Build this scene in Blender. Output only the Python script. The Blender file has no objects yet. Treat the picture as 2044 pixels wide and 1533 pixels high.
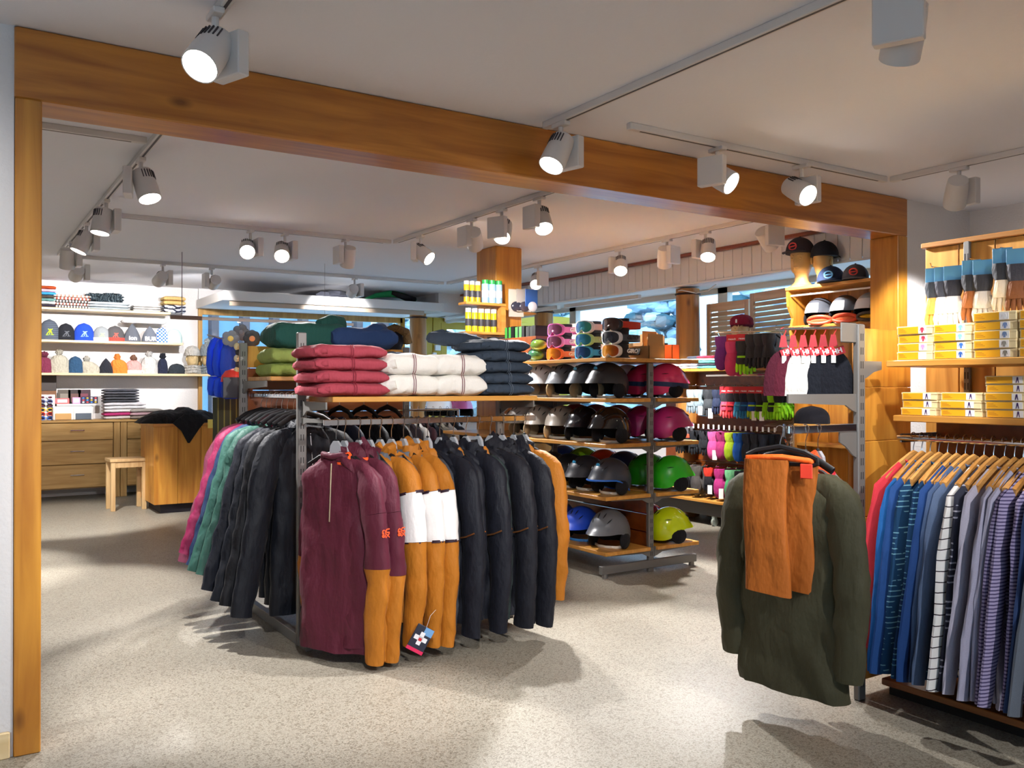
import bpy, bmesh, math, random
from math import sin, cos, pi, radians, tan, atan2, sqrt
from mathutils import Vector, Matrix, noise
R = random.Random(7)
scene = bpy.context.scene
COL = scene.collection
# ---------------------------------------------------------------- camera
F_PX, YAW, PITCH, EYE = 1750.0, radians(32.76), radians(0.2366), 1.4
cam_data = bpy.data.cameras.new('camera'); cam = bpy.data.objects.new('camera', cam_data); COL.objects.link(cam)
cam.location = (0, 0, EYE); cam.rotation_euler = (radians(90) + PITCH, 0, -YAW)
cam_data.sensor_width = 36; cam_data.lens = 36 * F_PX / 2044; cam_data.clip_end = 200
scene.camera = cam
# ---------------------------------------------------------------- exposure, sky
scene.view_settings.view_transform = 'Standard'; scene.view_settings.look = 'None'
scene.view_settings.gamma = 1; scene.view_settings.use_curve_mapping = False
scene.view_settings.exposure = 0.8
SPOT_W, SKY = 185.0, 2.5
world = bpy.data.worlds.new('winter_sky'); scene.world = world; world.use_nodes = True
wb = world.node_tree.nodes['Background']; wb.inputs[0].default_value = (0.45, 0.72, 0.98, 1); wb.inputs[1].default_value = SKY

# ---------------------------------------------------------------- colour and materials
def lin(c):
    return c / 12.92 if c <= .04045 else ((c + .055) / 1.055) ** 2.4
def H(s):
    s = s.lstrip('#'); return tuple(lin(int(s[i:i + 2], 16) / 255) for i in (0, 2, 4)) + (1,)
_m = {}
def new_mat(name):
    m = bpy.data.materials.new(name); m.use_nodes = True
    return m, m.node_tree, m.node_tree.nodes['Principled BSDF']
def plain(hexc, rough=.5, metal=0, name='paint', spec=.5, coat=0):
    k = (hexc, rough, metal, name, coat)
    if k in _m: return _m[k]
    m, nt, b = new_mat(name)
    b.inputs['Base Color'].default_value = H(hexc); b.inputs['Roughness'].default_value = rough
    b.inputs['Metallic'].default_value = metal; b.inputs['Specular IOR Level'].default_value = spec
    b.inputs['Coat Weight'].default_value = coat; b.inputs['Coat Roughness'].default_value = .05
    _m[k] = m; return m
def cloth(hexc, rough=.8, scale=9, bump=.35, var=.12, name='cloth'):
    k = (hexc, rough, scale, bump, name)
    if k in _m: return _m[k]
    m, nt, b = new_mat(name); N, L = nt.nodes, nt.links
    tc = N.new('ShaderNodeTexCoord'); n1 = N.new('ShaderNodeTexNoise'); n1.inputs['Scale'].default_value = scale; n1.inputs['Detail'].default_value = 4
    mp = N.new('ShaderNodeMapping'); mp.inputs['Scale'].default_value = (1.6, 1.6, .7); L.new(tc.outputs['Object'], mp.inputs[0]); L.new(mp.outputs[0], n1.inputs[0])
    n2 = N.new('ShaderNodeTexNoise'); n2.inputs['Scale'].default_value = 260; L.new(tc.outputs['Object'], n2.inputs[0])
    mx = N.new('ShaderNodeMix'); mx.data_type = 'RGBA'; c = H(hexc)
    mx.inputs['A'].default_value = tuple(v * (1 - var) for v in c[:3]) + (1,); mx.inputs['B'].default_value = tuple(min(1, v * (1 + var)) for v in c[:3]) + (1,)
    L.new(n2.outputs[0], mx.inputs['Factor']); L.new(mx.outputs['Result'], b.inputs['Base Color'])
    bp = N.new('ShaderNodeBump'); bp.inputs['Strength'].default_value = bump; bp.inputs['Distance'].default_value = .05
    L.new(n1.outputs[0], bp.inputs['Height']); L.new(bp.outputs[0], b.inputs['Normal'])
    b.inputs['Roughness'].default_value = rough; b.inputs['Specular IOR Level'].default_value = .3
    b.inputs['Sheen Weight'].default_value = .02
    _m[k] = m; return m
def stripes(a, bcol, freq=60, duty=.5, axis=2, rough=.85, wob=.0, name='striped_cloth', check=False, chop=0):
    k = ('st', a, bcol, freq, duty, axis, wob, check, chop)
    if k in _m: return _m[k]
    m, nt, b = new_mat(name); N, L = nt.nodes, nt.links
    tc = N.new('ShaderNodeTexCoord'); sx = N.new('ShaderNodeSeparateXYZ'); L.new(tc.outputs['Object'], sx.inputs[0])
    def band(ax, fr, du):
        ns = N.new('ShaderNodeTexNoise'); ns.inputs['Scale'].default_value = 5; L.new(tc.outputs['Object'], ns.inputs[0])
        m0 = N.new('ShaderNodeMath'); m0.operation = 'MULTIPLY_ADD'; m0.inputs[1].default_value = wob; L.new(ns.outputs[0], m0.inputs[0]); L.new(sx.outputs[ax], m0.inputs[2])
        m1 = N.new('ShaderNodeMath'); m1.operation = 'MULTIPLY'; m1.inputs[1].default_value = fr; L.new(m0.outputs[0], m1.inputs[0])
        m2 = N.new('ShaderNodeMath'); m2.operation = 'FRACT'; L.new(m1.outputs[0], m2.inputs[0])
        m3 = N.new('ShaderNodeMath'); m3.operation = 'LESS_THAN'; m3.inputs[1].default_value = du; L.new(m2.outputs[0], m3.inputs[0])
        return m3
    fac = band(axis, freq, duty)
    if check:
        f2 = band(0, freq, duty); mm = N.new('ShaderNodeMath'); mm.operation = 'COMPARE'; mm.inputs[2].default_value = .1
        L.new(fac.outputs[0], mm.inputs[0]); L.new(f2.outputs[0], mm.inputs[1]); fac = mm
    if chop:
        ns = N.new('ShaderNodeTexNoise'); ns.inputs['Scale'].default_value = chop; L.new(tc.outputs['Object'], ns.inputs[0])
        g = N.new('ShaderNodeMath'); g.operation = 'GREATER_THAN'; g.inputs[1].default_value = .5; L.new(ns.outputs[0], g.inputs[0])
        mm = N.new('ShaderNodeMath'); mm.operation = 'MULTIPLY'; L.new(fac.outputs[0], mm.inputs[0]); L.new(g.outputs[0], mm.inputs[1]); fac = mm
    mx = N.new('ShaderNodeMix'); mx.data_type = 'RGBA'; mx.inputs['A'].default_value = H(a); mx.inputs['B'].default_value = H(bcol)
    L.new(fac.outputs[0], mx.inputs['Factor']); L.new(mx.outputs['Result'], b.inputs['Base Color'])
    b.inputs['Roughness'].default_value = rough; b.inputs['Specular IOR Level'].default_value = .25
    _m[k] = m; return m
def wood(hexa, hexb, axis=0, scale=1.0, rough=.35, knots=True, coat=.25, name='wood', kscale=2.2):
    k = ('w', hexa, hexb, axis, scale, rough, knots)
    if k in _m: return _m[k]
    m, nt, b = new_mat(name); N, L = nt.nodes, nt.links
    tc = N.new('ShaderNodeTexCoord'); mp = N.new('ShaderNodeMapping')
    s = [14 * scale] * 3; s[axis] = 1.1 * scale; mp.inputs['Scale'].default_value = s
    oi = N.new('ShaderNodeObjectInfo'); ad = N.new('ShaderNodeVectorMath'); ad.operation = 'MULTIPLY_ADD'
    ad.inputs[1].default_value = (9, 7, 5); L.new(oi.outputs['Random'], ad.inputs[0]); L.new(tc.outputs['Object'], ad.inputs[2])
    L.new(ad.outputs[0], mp.inputs[0])
    n = N.new('ShaderNodeTexNoise'); n.inputs['Scale'].default_value = 1.3; n.inputs['Detail'].default_value = 6; n.inputs['Distortion'].default_value = .6; L.new(mp.outputs[0], n.inputs[0])
    r = N.new('ShaderNodeValToRGB'); r.color_ramp.elements[0].position = .32; r.color_ramp.elements[1].position = .68
    r.color_ramp.elements[0].color = H(hexb); r.color_ramp.elements[1].color = H(hexa); L.new(n.outputs[0], r.inputs[0])
    out = r.outputs[0]
    if knots:
        mp2 = N.new('ShaderNodeMapping'); s2 = [1.9 * kscale] * 3; s2[axis] = .9 * kscale; mp2.inputs['Scale'].default_value = s2; L.new(ad.outputs[0], mp2.inputs[0])
        v = N.new('ShaderNodeTexVoronoi'); v.inputs['Scale'].default_value = 1.0; v.inputs['Randomness'].default_value = 1; L.new(mp2.outputs[0], v.inputs[0])
        r2 = N.new('ShaderNodeValToRGB'); r2.color_ramp.elements[0].position = .03; r2.color_ramp.elements[0].color = (.16, .1, .08, 1)
        r2.color_ramp.elements[1].position = .12; r2.color_ramp.elements[1].color = (1, 1, 1, 1); L.new(v.outputs['Distance'], r2.inputs[0])
        mx = N.new('ShaderNodeMix'); mx.data_type = 'RGBA'; mx.blend_type = 'MULTIPLY'; mx.inputs['Factor'].default_value = .75
        L.new(out, mx.inputs['A']); L.new(r2.outputs[0], mx.inputs['B']); out = mx.outputs['Result']
    L.new(out, b.inputs['Base Color']); b.inputs['Roughness'].default_value = rough
    b.inputs['Coat Weight'].default_value = coat; b.inputs['Coat Roughness'].default_value = .2
    _m[k] = m; return m
def glow(hexc, strength, name='lit_lens'):
    k = ('g', hexc, strength)
    if k in _m: return _m[k]
    m, nt, b = new_mat(name); b.inputs['Base Color'].default_value = (0, 0, 0, 1)
    b.inputs['Emission Color'].default_value = H(hexc); b.inputs['Emission Strength'].default_value = strength
    _m[k] = m; return m
def glass_mat():
    m, nt, b = new_mat('window_glass'); N, L = nt.nodes, nt.links; N.remove(b)
    t = N.new('ShaderNodeBsdfTransparent'); t.inputs[0].default_value = (.93, .97, 1, 1); g = N.new('ShaderNodeBsdfGlossy'); g.inputs['Roughness'].default_value = .02
    mx = N.new('ShaderNodeMixShader'); mx.inputs[0].default_value = .06; L.new(t.outputs[0], mx.inputs[1]); L.new(g.outputs[0], mx.inputs[2])
    L.new(mx.outputs[0], N['Material Output'].inputs[0]); return m
def plaster(hexc, name, bump=.12, scale=90):
    m, nt, b = new_mat(name); N, L = nt.nodes, nt.links
    tc = N.new('ShaderNodeTexCoord'); n = N.new('ShaderNodeTexNoise'); n.inputs['Scale'].default_value = scale; n.inputs['Detail'].default_value = 3; L.new(tc.outputs['Object'], n.inputs[0])
    bp = N.new('ShaderNodeBump'); bp.inputs['Strength'].default_value = bump; bp.inputs['Distance'].default_value = .01; L.new(n.outputs[0], bp.inputs['Height']); L.new(bp.outputs[0], b.inputs['Normal'])
    b.inputs['Base Color'].default_value = H(hexc); b.inputs['Roughness'].default_value = .8; return m
def floor_mat():
    m, nt, b = new_mat('speckled_floor'); N, L = nt.nodes, nt.links
    tc = N.new('ShaderNodeTexCoord')
    v = N.new('ShaderNodeTexVoronoi'); v.inputs['Scale'].default_value = 130; L.new(tc.outputs['Object'], v.inputs[0])
    n = N.new('ShaderNodeTexNoise'); n.inputs['Scale'].default_value = 190; n.inputs['Detail'].default_value = 3; n.inputs['Roughness'].default_value = .7; L.new(tc.outputs['Object'], n.inputs[0])
    n3 = N.new('ShaderNodeTexNoise'); n3.inputs['Scale'].default_value = 1.4; n3.inputs['Detail'].default_value = 3; L.new(tc.outputs['Object'], n3.inputs[0])
    r = N.new('ShaderNodeValToRGB'); e = r.color_ramp.elements; e[0].position = .3; e[0].color = H('#686255'); e[1].position = .64; e[1].color = H('#aba698')
    x = e.new(.47); x.color = H('#918b7e'); L.new(n.outputs[0], r.inputs[0])
    r2 = N.new('ShaderNodeValToRGB'); r2.color_ramp.elements[0].position = .0; r2.color_ramp.elements[0].color = H('#9a9080'); r2.color_ramp.elements[1].position = .5; r2.color_ramp.elements[1].color = (1, 1, 1, 1)
    sp = N.new('ShaderNodeSeparateColor'); L.new(v.outputs['Color'], sp.inputs[0]); L.new(sp.outputs[0], r2.inputs[0])
    mx = N.new('ShaderNodeMix'); mx.data_type = 'RGBA'; mx.blend_type = 'MULTIPLY'; mx.inputs['Factor'].default_value = .7; L.new(r.outputs[0], mx.inputs['A']); L.new(r2.outputs[0], mx.inputs['B'])
    r3 = N.new('ShaderNodeValToRGB'); r3.color_ramp.elements[0].color = (.88, .86, .84, 1); r3.color_ramp.elements[1].color = (1.0, 1.0, 1.0, 1); L.new(n3.outputs[0], r3.inputs[0])
    mx2 = N.new('ShaderNodeMix'); mx2.data_type = 'RGBA'; mx2.blend_type = 'MULTIPLY'; mx2.inputs['Factor'].default_value = 1; L.new(mx.outputs['Result'], mx2.inputs['A']); L.new(r3.outputs[0], mx2.inputs['B'])
    # joints between the cast slabs
    sx = N.new('ShaderNodeSeparateXYZ'); L.new(tc.outputs['Object'], sx.inputs[0]); prev = mx2.outputs['Result']
    for ax, at in ((1, 4.06), (0, 4.02), (1, 8.4)):
        s = N.new('ShaderNodeMath'); s.operation = 'SUBTRACT'; s.inputs[1].default_value = at; L.new(sx.outputs[ax], s.inputs[0])
        a = N.new('ShaderNodeMath'); a.operation = 'ABSOLUTE'; L.new(s.outputs[0], a.inputs[0])
        g = N.new('ShaderNodeMath'); g.operation = 'LESS_THAN'; g.inputs[1].default_value = .0025; L.new(a.outputs[0], g.inputs[0])
        mj = N.new('ShaderNodeMix'); mj.data_type = 'RGBA'; mj.inputs['B'].default_value = H('#7d7466'); L.new(g.outputs[0], mj.inputs['Factor']); L.new(prev, mj.inputs['A']); prev = mj.outputs['Result']
    L.new(prev, b.inputs['Base Color']); b.inputs['Roughness'].default_value = .42; b.inputs['Specular IOR Level'].default_value = .35
    return m
CHROME = plain('#d8d8da', .12, 1, 'chrome'); STEEL = plain('#787673', .45, .3, 'grey_steel'); WHITE = plain('#dedbd8', .45, 0, 'white_paint')
BLACK = plain('#111114', .45, 0, 'black_plastic'); DARK = plain('#050506', .7, 0, 'dark_slot'); GREYP = plain('#a3a6ab', .3, 0, 'grey_plastic')
CREAM = plain('#efe9dc', .6, 0, 'card'); WTAG = plain('#f2f2ee', .6, 0, 'white_card'); RED = plain('#c8202c', .5, 0, 'red_card')
BEAMW = wood('#c8822f', '#a05e1d', 0, 1, .35, True, .3, 'pine_beam'); POSTW = wood('#cf9034', '#ac6c1e', 2, 1, .35, True, .3, 'pine_post')
SHELFX = wood('#d9a04e', '#bd7f30', 0, 1, .4, True, .15, 'shelf_wood', 1.2); SHELFY = wood('#d9a04e', '#bd7f30', 1, 1, .4, True, .15, 'shelf_wood', 1.2)
PANELW = wood('#d0943a', '#ac6c22', 2, 1, .4, True, .2, 'panel_wood'); OAKX = wood('#c9a063', '#b08548', 0, 1.5, .5, False, .05, 'oak'); OAKZ = wood('#c9a063', '#b08548', 2, 1.5, .5, False, .05, 'oak')
PALEX = wood('#e6cfa2', '#d4b683', 0, 1, .5, False, .05, 'pale_board'); BROWNP = wood('#8a4512', '#6b300a', 0, .6, .35, True, .3, 'dark_panel')

# ---------------------------------------------------------------- geometry
class G:
    def __init__(s): s.v = []; s.f = []
    def add(s, v, f):
        o = len(s.v); s.v += [tuple(p) for p in v]; s.f += [tuple(i + o for i in q) for q in f]; return s
    def box(s, x0, x1, y0, y1, z0, z1, c=0):
        x0, x1 = min(x0, x1), max(x0, x1); y0, y1 = min(y0, y1), max(y0, y1); z0, z1 = min(z0, z1), max(z0, z1)
        if c <= 0:
            return s.add([(x0, y0, z0), (x1, y0, z0), (x1, y1, z0), (x0, y1, z0), (x0, y0, z1), (x1, y0, z1), (x1, y1, z1), (x0, y1, z1)],
                         [(3, 2, 1, 0), (4, 5, 6, 7), (0, 1, 5, 4), (1, 2, 6, 5), (2, 3, 7, 6), (3, 0, 4, 7)])
        c = min(c, (x1 - x0) / 2.1, (y1 - y0) / 2.1, (z1 - z0) / 2.1)
        rings = []
        for z, d in ((z0, c), (z0 + c, 0), (z1 - c, 0), (z1, c)):
            rings.append([(x0 + d + c, y0 + d, z), (x1 - d - c, y0 + d, z), (x1 - d, y0 + d + c, z), (x1 - d, y1 - d - c, z), (x1 - d - c, y1 - d, z), (x0 + d + c, y1 - d, z), (x0 + d, y1 - d - c, z), (x0 + d, y0 + d + c, z)])
        return s.loft(rings)
    def loft(s, rings, caps=True, closed=True):
        n = len(rings[0]); v = [p for r in rings for p in r]; f = []
        for i in range(len(rings) - 1):
            for j in range(n if closed else n - 1):
                k = (j + 1) % n; f.append((i * n + j, i * n + k, (i + 1) * n + k, (i + 1) * n + j))
        if caps and closed:
            f.append(tuple(range(n - 1, -1, -1))); f.append(tuple((len(rings) - 1) * n + j for j in range(n)))
        return s.add(v, f)
    def tube(s, pts, r, n=8, caps=True, flat=1.0, ref=None, wob=0, seed=0, arc=None):
        pts = [Vector(p) for p in pts]; m = len(pts); rings = []
        rr = r if isinstance(r, (list, tuple)) else [r] * m
        t0 = (pts[1] - pts[0]).normalized(); up = Vector(ref) if ref else (Vector((0, 0, 1)) if abs(t0.z) < .9 else Vector((1, 0, 0)))
        for i, p in enumerate(pts):
            t = (pts[min(i + 1, m - 1)] - pts[max(i - 1, 0)]).normalized()
            w = (up - t * up.dot(t));
            w = w.normalized() if w.length > 1e-6 else t.orthogonal().normalized()
            if not ref: up = w
            u = t.cross(w); ring = []
            for j in range(n):
                a = 2 * pi * j / n; q = w * cos(a) * rr[i] * flat + u * sin(a) * rr[i]
                if wob: q *= 1 + wob * noise.noise(Vector((p.x * 9 + seed, p.z * 14 + cos(a), sin(a) * 1.5 + p.y * 9)))
                ring.append(tuple(p + q))
            rings.append(ring)
        return s.loft(rings, caps)
    def cyl(s, p0, p1, r0, r1=None, n=16): return s.tube([p0, p1], [r0, r0 if r1 is None else r1], n)
    def lathe(s, prof, n=24, c=(0, 0, 0)):
        return s.loft([[(c[0] + r * cos(2 * pi * j / n), c[1] + r * sin(2 * pi * j / n), c[2] + z) for j in range(n)] for r, z in prof])
    def ball(s, c, r, n=14, m=9, wob=0, seed=0, sc=5):
        rx, ry, rz = r if isinstance(r, (list, tuple)) else (r, r, r); rings = []
        for i in range(m + 1):
            ph = pi * (.02 + .96 * i / m) - pi / 2; ring = []
            for j in range(n):
                a = 2 * pi * j / n; d = Vector((cos(ph) * cos(a), cos(ph) * sin(a), sin(ph)))
                k = 1 + (wob * noise.noise(d * sc / 2 + Vector((seed, seed * .7, 0))) if wob else 0)
                ring.append((c[0] + rx * d.x * k, c[1] + ry * d.y * k, c[2] + rz * d.z * k))
            rings.append(ring)
        return s.loft(rings)
    def prism(s, pts, y0, y1, plane='xz'):
        """outline pts (a,b) extruded between y0 and y1 along the remaining axis"""
        def P(a, b, y): return {'xz': (a, y, b), 'yz': (y, a, b), 'xy': (a, b, y)}[plane]
        n = len(pts); v = [P(a, b, y0) for a, b in pts] + [P(a, b, y1) for a, b in pts]
        f = [tuple(range(n)), tuple(range(2 * n - 1, n - 1, -1))] + [(i, i + n, (i + 1) % n + n, (i + 1) % n) for i in range(n)]
        return s.add(v, f)
    def xf(s, M):
        s.v = [tuple(M @ Vector(p)) for p in s.v]; return s
    def build(s, name, mat, parent=None, smooth=False, loc=None, rot=None):
        me = bpy.data.meshes.new(name); me.from_pydata(s.v, [], s.f); me.materials.append(mat)
        bm = bmesh.new(); bm.from_mesh(me); bmesh.ops.recalc_face_normals(bm, faces=bm.faces); bm.to_mesh(me); bm.free()
        if smooth:
            me.polygons.foreach_set('use_smooth', [True] * len(me.polygons))
            try: me.set_sharp_from_angle(angle=radians(50))
            except Exception: pass
        o = bpy.data.objects.new(name, me); COL.objects.link(o)
        if parent: o.parent = parent
        if loc: o.location = loc
        if rot: o.rotation_euler = rot
        return o
KIDS = {}
def tag(o, label=None, cat=None, group=None, kind=None):
    if label: o['label'] = label
    if cat: o['category'] = cat
    if group: o['group'] = group
    if kind: o['kind'] = kind
    return o
def thing(name, label, cat, loc=(0, 0, 0), rz=0, group=None, rot=None):
    o = bpy.data.objects.new(name, None); COL.objects.link(o); o.empty_display_size = .05
    o.location = loc; o.rotation_euler = rot if rot else (0, 0, rz); return tag(o, label, cat, group)
def copy_tree(o, parent=None, mats=None):
    c = o.copy(); COL.objects.link(c); c.parent = parent
    for ch in list(o.children): copy_tree(ch, c)
    return c
def again(src, label, loc, rz=0, group=None, rot=None):
    c = copy_tree(src); c.location = loc; c.rotation_euler = rot if rot else (0, 0, rz); c['label'] = label
    if group: c['group'] = group
    return c
def struct(g, name, mat, smooth=False): return tag(g.build(name, mat, None, smooth), kind='structure')
def XP(px, Y): return Y * tan(YAW + math.atan((px - 1022) / F_PX))           # world X seen at column px on the plane Y
def YP(px, X): return X / tan(YAW + math.atan((px - 1022) / F_PX))           # world Y seen at column px on the plane X
def ZP(py, X, Y): return EYE + (774 - py) / F_PX * (X * sin(YAW) + Y * cos(YAW))
_txt = {}
def lettering(text, size, mat, parent, loc, rot, depth=.0015, shear=0, name='lettering', bold=0, sx=1):
    k = (text, size, depth, shear, bold, sx)
    if k not in _txt:
        cu = bpy.data.curves.new('t', 'FONT'); cu.body = text; cu.size = size; cu.extrude = depth; cu.shear = shear; cu.align_x = 'CENTER'; cu.align_y = 'CENTER'; cu.resolution_u = 2; cu.offset = bold
        ob = bpy.data.objects.new('t', cu); COL.objects.link(ob); dg = bpy.context.evaluated_depsgraph_get()
        me = bpy.data.meshes.new_from_object(ob.evaluated_get(dg)); bpy.data.objects.remove(ob)
        for v in me.vertices: v.co.x *= sx
        _txt[k] = me
    me = _txt[k].copy(); me.materials.clear(); me.materials.append(mat)
    o = bpy.data.objects.new(name, me); COL.objects.link(o); o.parent = parent; o.location = loc; o.rotation_euler = rot
    return o
# ================================================================ THE ROOM
CZ = 2.778
WALLM = plaster('#e0dddc', 'white_plaster', .3, 60); CEILM = plaster('#e4e4ea', 'ceiling_plaster', .1, 40)
struct(G().box(-3.2, 9.2, -3, 13.2, -.12, 0), 'floor', floor_mat())
struct(G().box(-3.2, 6.83, -3, 12.9, CZ, CZ + .12), 'ceiling', CEILM)
struct(G().box(-3.2, -3.1, -3, 12.9, 0, CZ), 'wall_left', WALLM)
struct(G().box(-3.1, 6.83, -3.1, -3, 0, .7).box(-3.1, 6.83, -3.1, -3, 2.45, CZ).box(-3.1, -2.6, -3.1, -3, .7, 2.45).box(.2, 6.83, -3.1, -3, .7, 2.45), 'wall_behind', WALLM)  # opening left in this unseen wall to let cool fill light in
w = tag(G().box(-2.6, .2, -3.08, -3.02, .7, .76).box(-2.6, .2, -3.08, -3.02, 2.39, 2.45).box(-2.6, -2.54, -3.08, -3.02, .7, 2.45).box(.14, .2, -3.08, -3.02, .7, 2.45).build('window_5', WHITE), kind='structure')  # unseen window, added so sky light fills the front room

struct(G().box(6.73, 6.83, -3, 3.9, 0, CZ), 'wall_right', WALLM)
struct(G().box(-3.1, .21, 3.83, 3.95, 0, CZ), 'wall_beam_left', WALLM)
struct(G().box(5.889, 7.4, 3.83, 3.95, 0, CZ), 'wall_beam_right', WALLM)
struct(G().box(-3.1, 2.93, 12.66, 12.8, 0, CZ), 'wall_back', WALLM)
struct(G().box(-3.1, .2, 3.81, 3.828, 0, .1, .004), 'baseboard_left', PALEX)
b = struct(G().box(.21, 5.889, 3.815, 4.045, 2.503, CZ - .002, .006), 'trim_1', BEAMW)
struct(G().box(.212, .303, 3.813, 4.045, 0, 2.503, .004), 'trim_2', POSTW)
struct(G().box(5.772, 5.887, 3.815, 4.045, 0, 2.503, .004), 'trim_3', POSTW)
# header with narrow boards above the right windows
hd = struct(G().box(6.44, 7.3, 3.96, 12.2, 2.5, CZ), 'wall_header_right', WALLM)
BOARD = plain('#d9d5d2', .5, 0, 'white_board')
bm_ = G().box(-.008, 0, .003, .117, 2.482, CZ - .03, .003); first = None
for i in range(66):
    y = 3.98 + i * .12
    if first is None: first = bm_.build('board', BOARD, hd); first.location = (6.44, y, 0)
    else: c = first.copy(); COL.objects.link(c); c.parent = hd; c.location = (6.44, y, 0)
struct(G().box(6.36, 6.43, 3.96, 11.9, CZ - .028, CZ - .001, .003), 'trim_4', plain('#7e3f2a', .5, 0, 'red_brown_paint'))
struct(G().box(6.415, 6.47, 3.96, 11.9, 2.462, 2.481, .003), 'trim_5', WHITE)
# window wall right: sill, posts, panes
struct(G().box(7.1, 7.3, 3.96, 12.2, 0, .8), 'wall_window_right', WALLM)
GL = glass_mat()
G().box(-2.54, .14, -3.055, -3.045, .76, 2.39).build('pane', GL, w); FRM = plain('#cfc9bf', .5, 0, 'window_paint')  # pane of the added fill window behind the viewer
LOGM = wood('#b9803c', '#9a632a', 2, 1, .5, True, .1, 'log_wood')
ys = [4.0, 6.85, 9.6, 12.1]
for i in range(3):
    w = tag(G().box(7.16, 7.24, ys[i], ys[i] + .07, .8, 2.5).box(7.16, 7.24, ys[i + 1] - .07, ys[i + 1], .8, 2.5).box(7.16, 7.24, ys[i], ys[i + 1], .8, .86).box(7.16, 7.24, ys[i], ys[i + 1], 2.44, 2.5).build('window_%d' % (i + 1), FRM), kind='structure')
    G().box(7.196, 7.204, ys[i] + .07, ys[i + 1] - .07, .86, 2.44).build('pane', GL, w)
def log_post(name, x, y, r, z1=2.48):
    g = G(); rings = []
    for k in range(7):
        z = z1 * k / 6; rings.append([(x + (r + .008 * sin(3 * a + k)) * cos(a), y + (r + .008 * sin(2 * a + k)) * sin(a), z) for a in [2 * pi * j / 20 for j in range(20)]])
    o = struct(g.loft(rings), name, LOGM, True)
    G().lathe([(r + .004, 0), (r + .012, .012), (r + .004, .024)], 20, (x, y, z1 - .07)).build('rope_band', plain('#3a1c12', .6, 0, 'dark_band'), o, True); return o
log_post('trim_6', 6.83, YP(1373, 6.83), .13); log_post('trim_7', 6.83, YP(1086, 6.83), .13)
# back windows under the deep shelf
by = 12.6; x0, x1 = 2.98, 6.05
struct(G().box(2.93, 6.3, 12.58, 12.8, 0, .95), 'wall_window_back', WALLM)
w = tag(G().box(x0 - .05, x0, by, by + .12, .95, 2.5).box(x1 - .04, x1 + .04, by, by + .1, .95, 2.5).box(x0, x1, by, by + .1, .95, 1.02).box(x0, x1, by, by + .1, 2.42, 2.5).build('window_4', wood('#c99a52', '#a87834', 2, 1, .5, False), None), kind='structure')
G().box(x0, x1, by + .045, by + .053, 1.02, 2.42).build('pane', GL, w)
struct(G().box(2.93, 6.3, 12.6, 12.8, 2.5, CZ), 'wall_over_window_back', WALLM)
hb = struct(G().box(2.9, 6.02, 11.18, 12.6, 2.5, 2.62, .004), 'trim_8', WHITE)
struct(G().box(3.0, 5.75, 11.26, 11.3, 2.44, 2.498, .004), 'trim_9', plain('#b9a794', .5, 0, 'rail_paint'))
log_post('trim_10', XP(835, 11.75), 11.75, .125, 2.5)
# yellow corner with the glazed door
YEL = plain('#b79a1c', .5, 0, 'yellow_paint')
yw = struct(G().box(6.1, 6.55, 12.25, 12.35, 0, 2.62).box(7.65, 9.1, 12.25, 12.35, 0, 2.62).box(6.55, 7.65, 12.25, 12.35, 2.42, 2.62), 'wall_entrance', YEL)
for i in range(3): G().box(6.12 + i * .14, 6.25 + i * .14, 12.235, 12.25, 0, 2.6, .004).build('board', YEL, yw)
dr = tag(G().box(6.56, 6.66, 12.26, 12.31, 0, 2.42).box(7.54, 7.64, 12.26, 12.31, 0, 2.42).box(6.66, 7.54, 12.26, 12.31, 2.33, 2.42).box(6.66, 7.54, 12.26, 12.31, 0, .3).build('door_1', YEL), kind='structure')
G().box(6.66, 7.54, 12.28, 12.288, .3, 2.33).build('pane', GL, dr)
cl = G().box(6.6, 7.05, 12.2, 12.26, 2.44, 2.52, .008).build('door_closer', WHITE, dr)
tag(G().box(6.42, 6.52, 12.2, 12.25, 1.98, 2.07, .006).build('alarm_box', WHITE), 'small white box on the yellow boards beside the entrance door', 'switch')
tag(G().box(6.38, 6.45, 12.2, 12.25, 1.86, 1.95, .006).build('light_switch', WHITE), 'lower white switch on the yellow boards beside the entrance door', 'switch')
struct(G().box(6.0, 6.5, 11.3, 12.25, 2.5, CZ), 'wall_over_entrance', WALLM)
struct(G().box(6.4, 7.4, 12.2, 12.9, 2.62, CZ), 'wall_corner_top', WALLM)
# square timber column
struct(G().box(4.465, 4.767, 7.227, 7.6, 0, CZ - .0, .008), 'trim_11', POSTW)
# ---------------------------------------------------------------- outside
tag(G().box(-10, 40, 13.2, 45, -.3, -.15).box(9.2, 45, -12, 13.2, -.3, -.15).build('snow_ground', plain('#e6eef5', .9, 0, 'snow')), kind='structure')
def snowy_tree(x, y, h, r, label, seed):
    t = thing('snowy_tree', label, 'tree', (x, y, -.15), 0, 'snow covered trees outside')
    G().cyl((0, 0, 0), (0, 0, h * .55), .16, .08, 10).build('trunk', plain('#3a3230', .9, 0, 'bark'), t)
    rr = random.Random(seed); a, b_ = G(), G()
    for i in range(260):
        u = rr.random() ** .6; ang = rr.random() * 6.283; zz = h * (.12 + .88 * rr.random()); rad = r * (1 - (zz / h) ** 1.6 * .7) * u
        c = Vector((rad * cos(ang), rad * sin(ang), zz)); s_ = rr.uniform(.1, .26)
        (a if i % 3 else b_).ball(tuple(c), (s_, s_, s_ * .55), 6, 4, .5, i)
    a.build('snow_clumps', plain('#cfe3f2', .9, 0, 'snow_on_branches'), t); b_.build('needles', plain('#3f6670', .9, 0, 'needles'), t)
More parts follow.
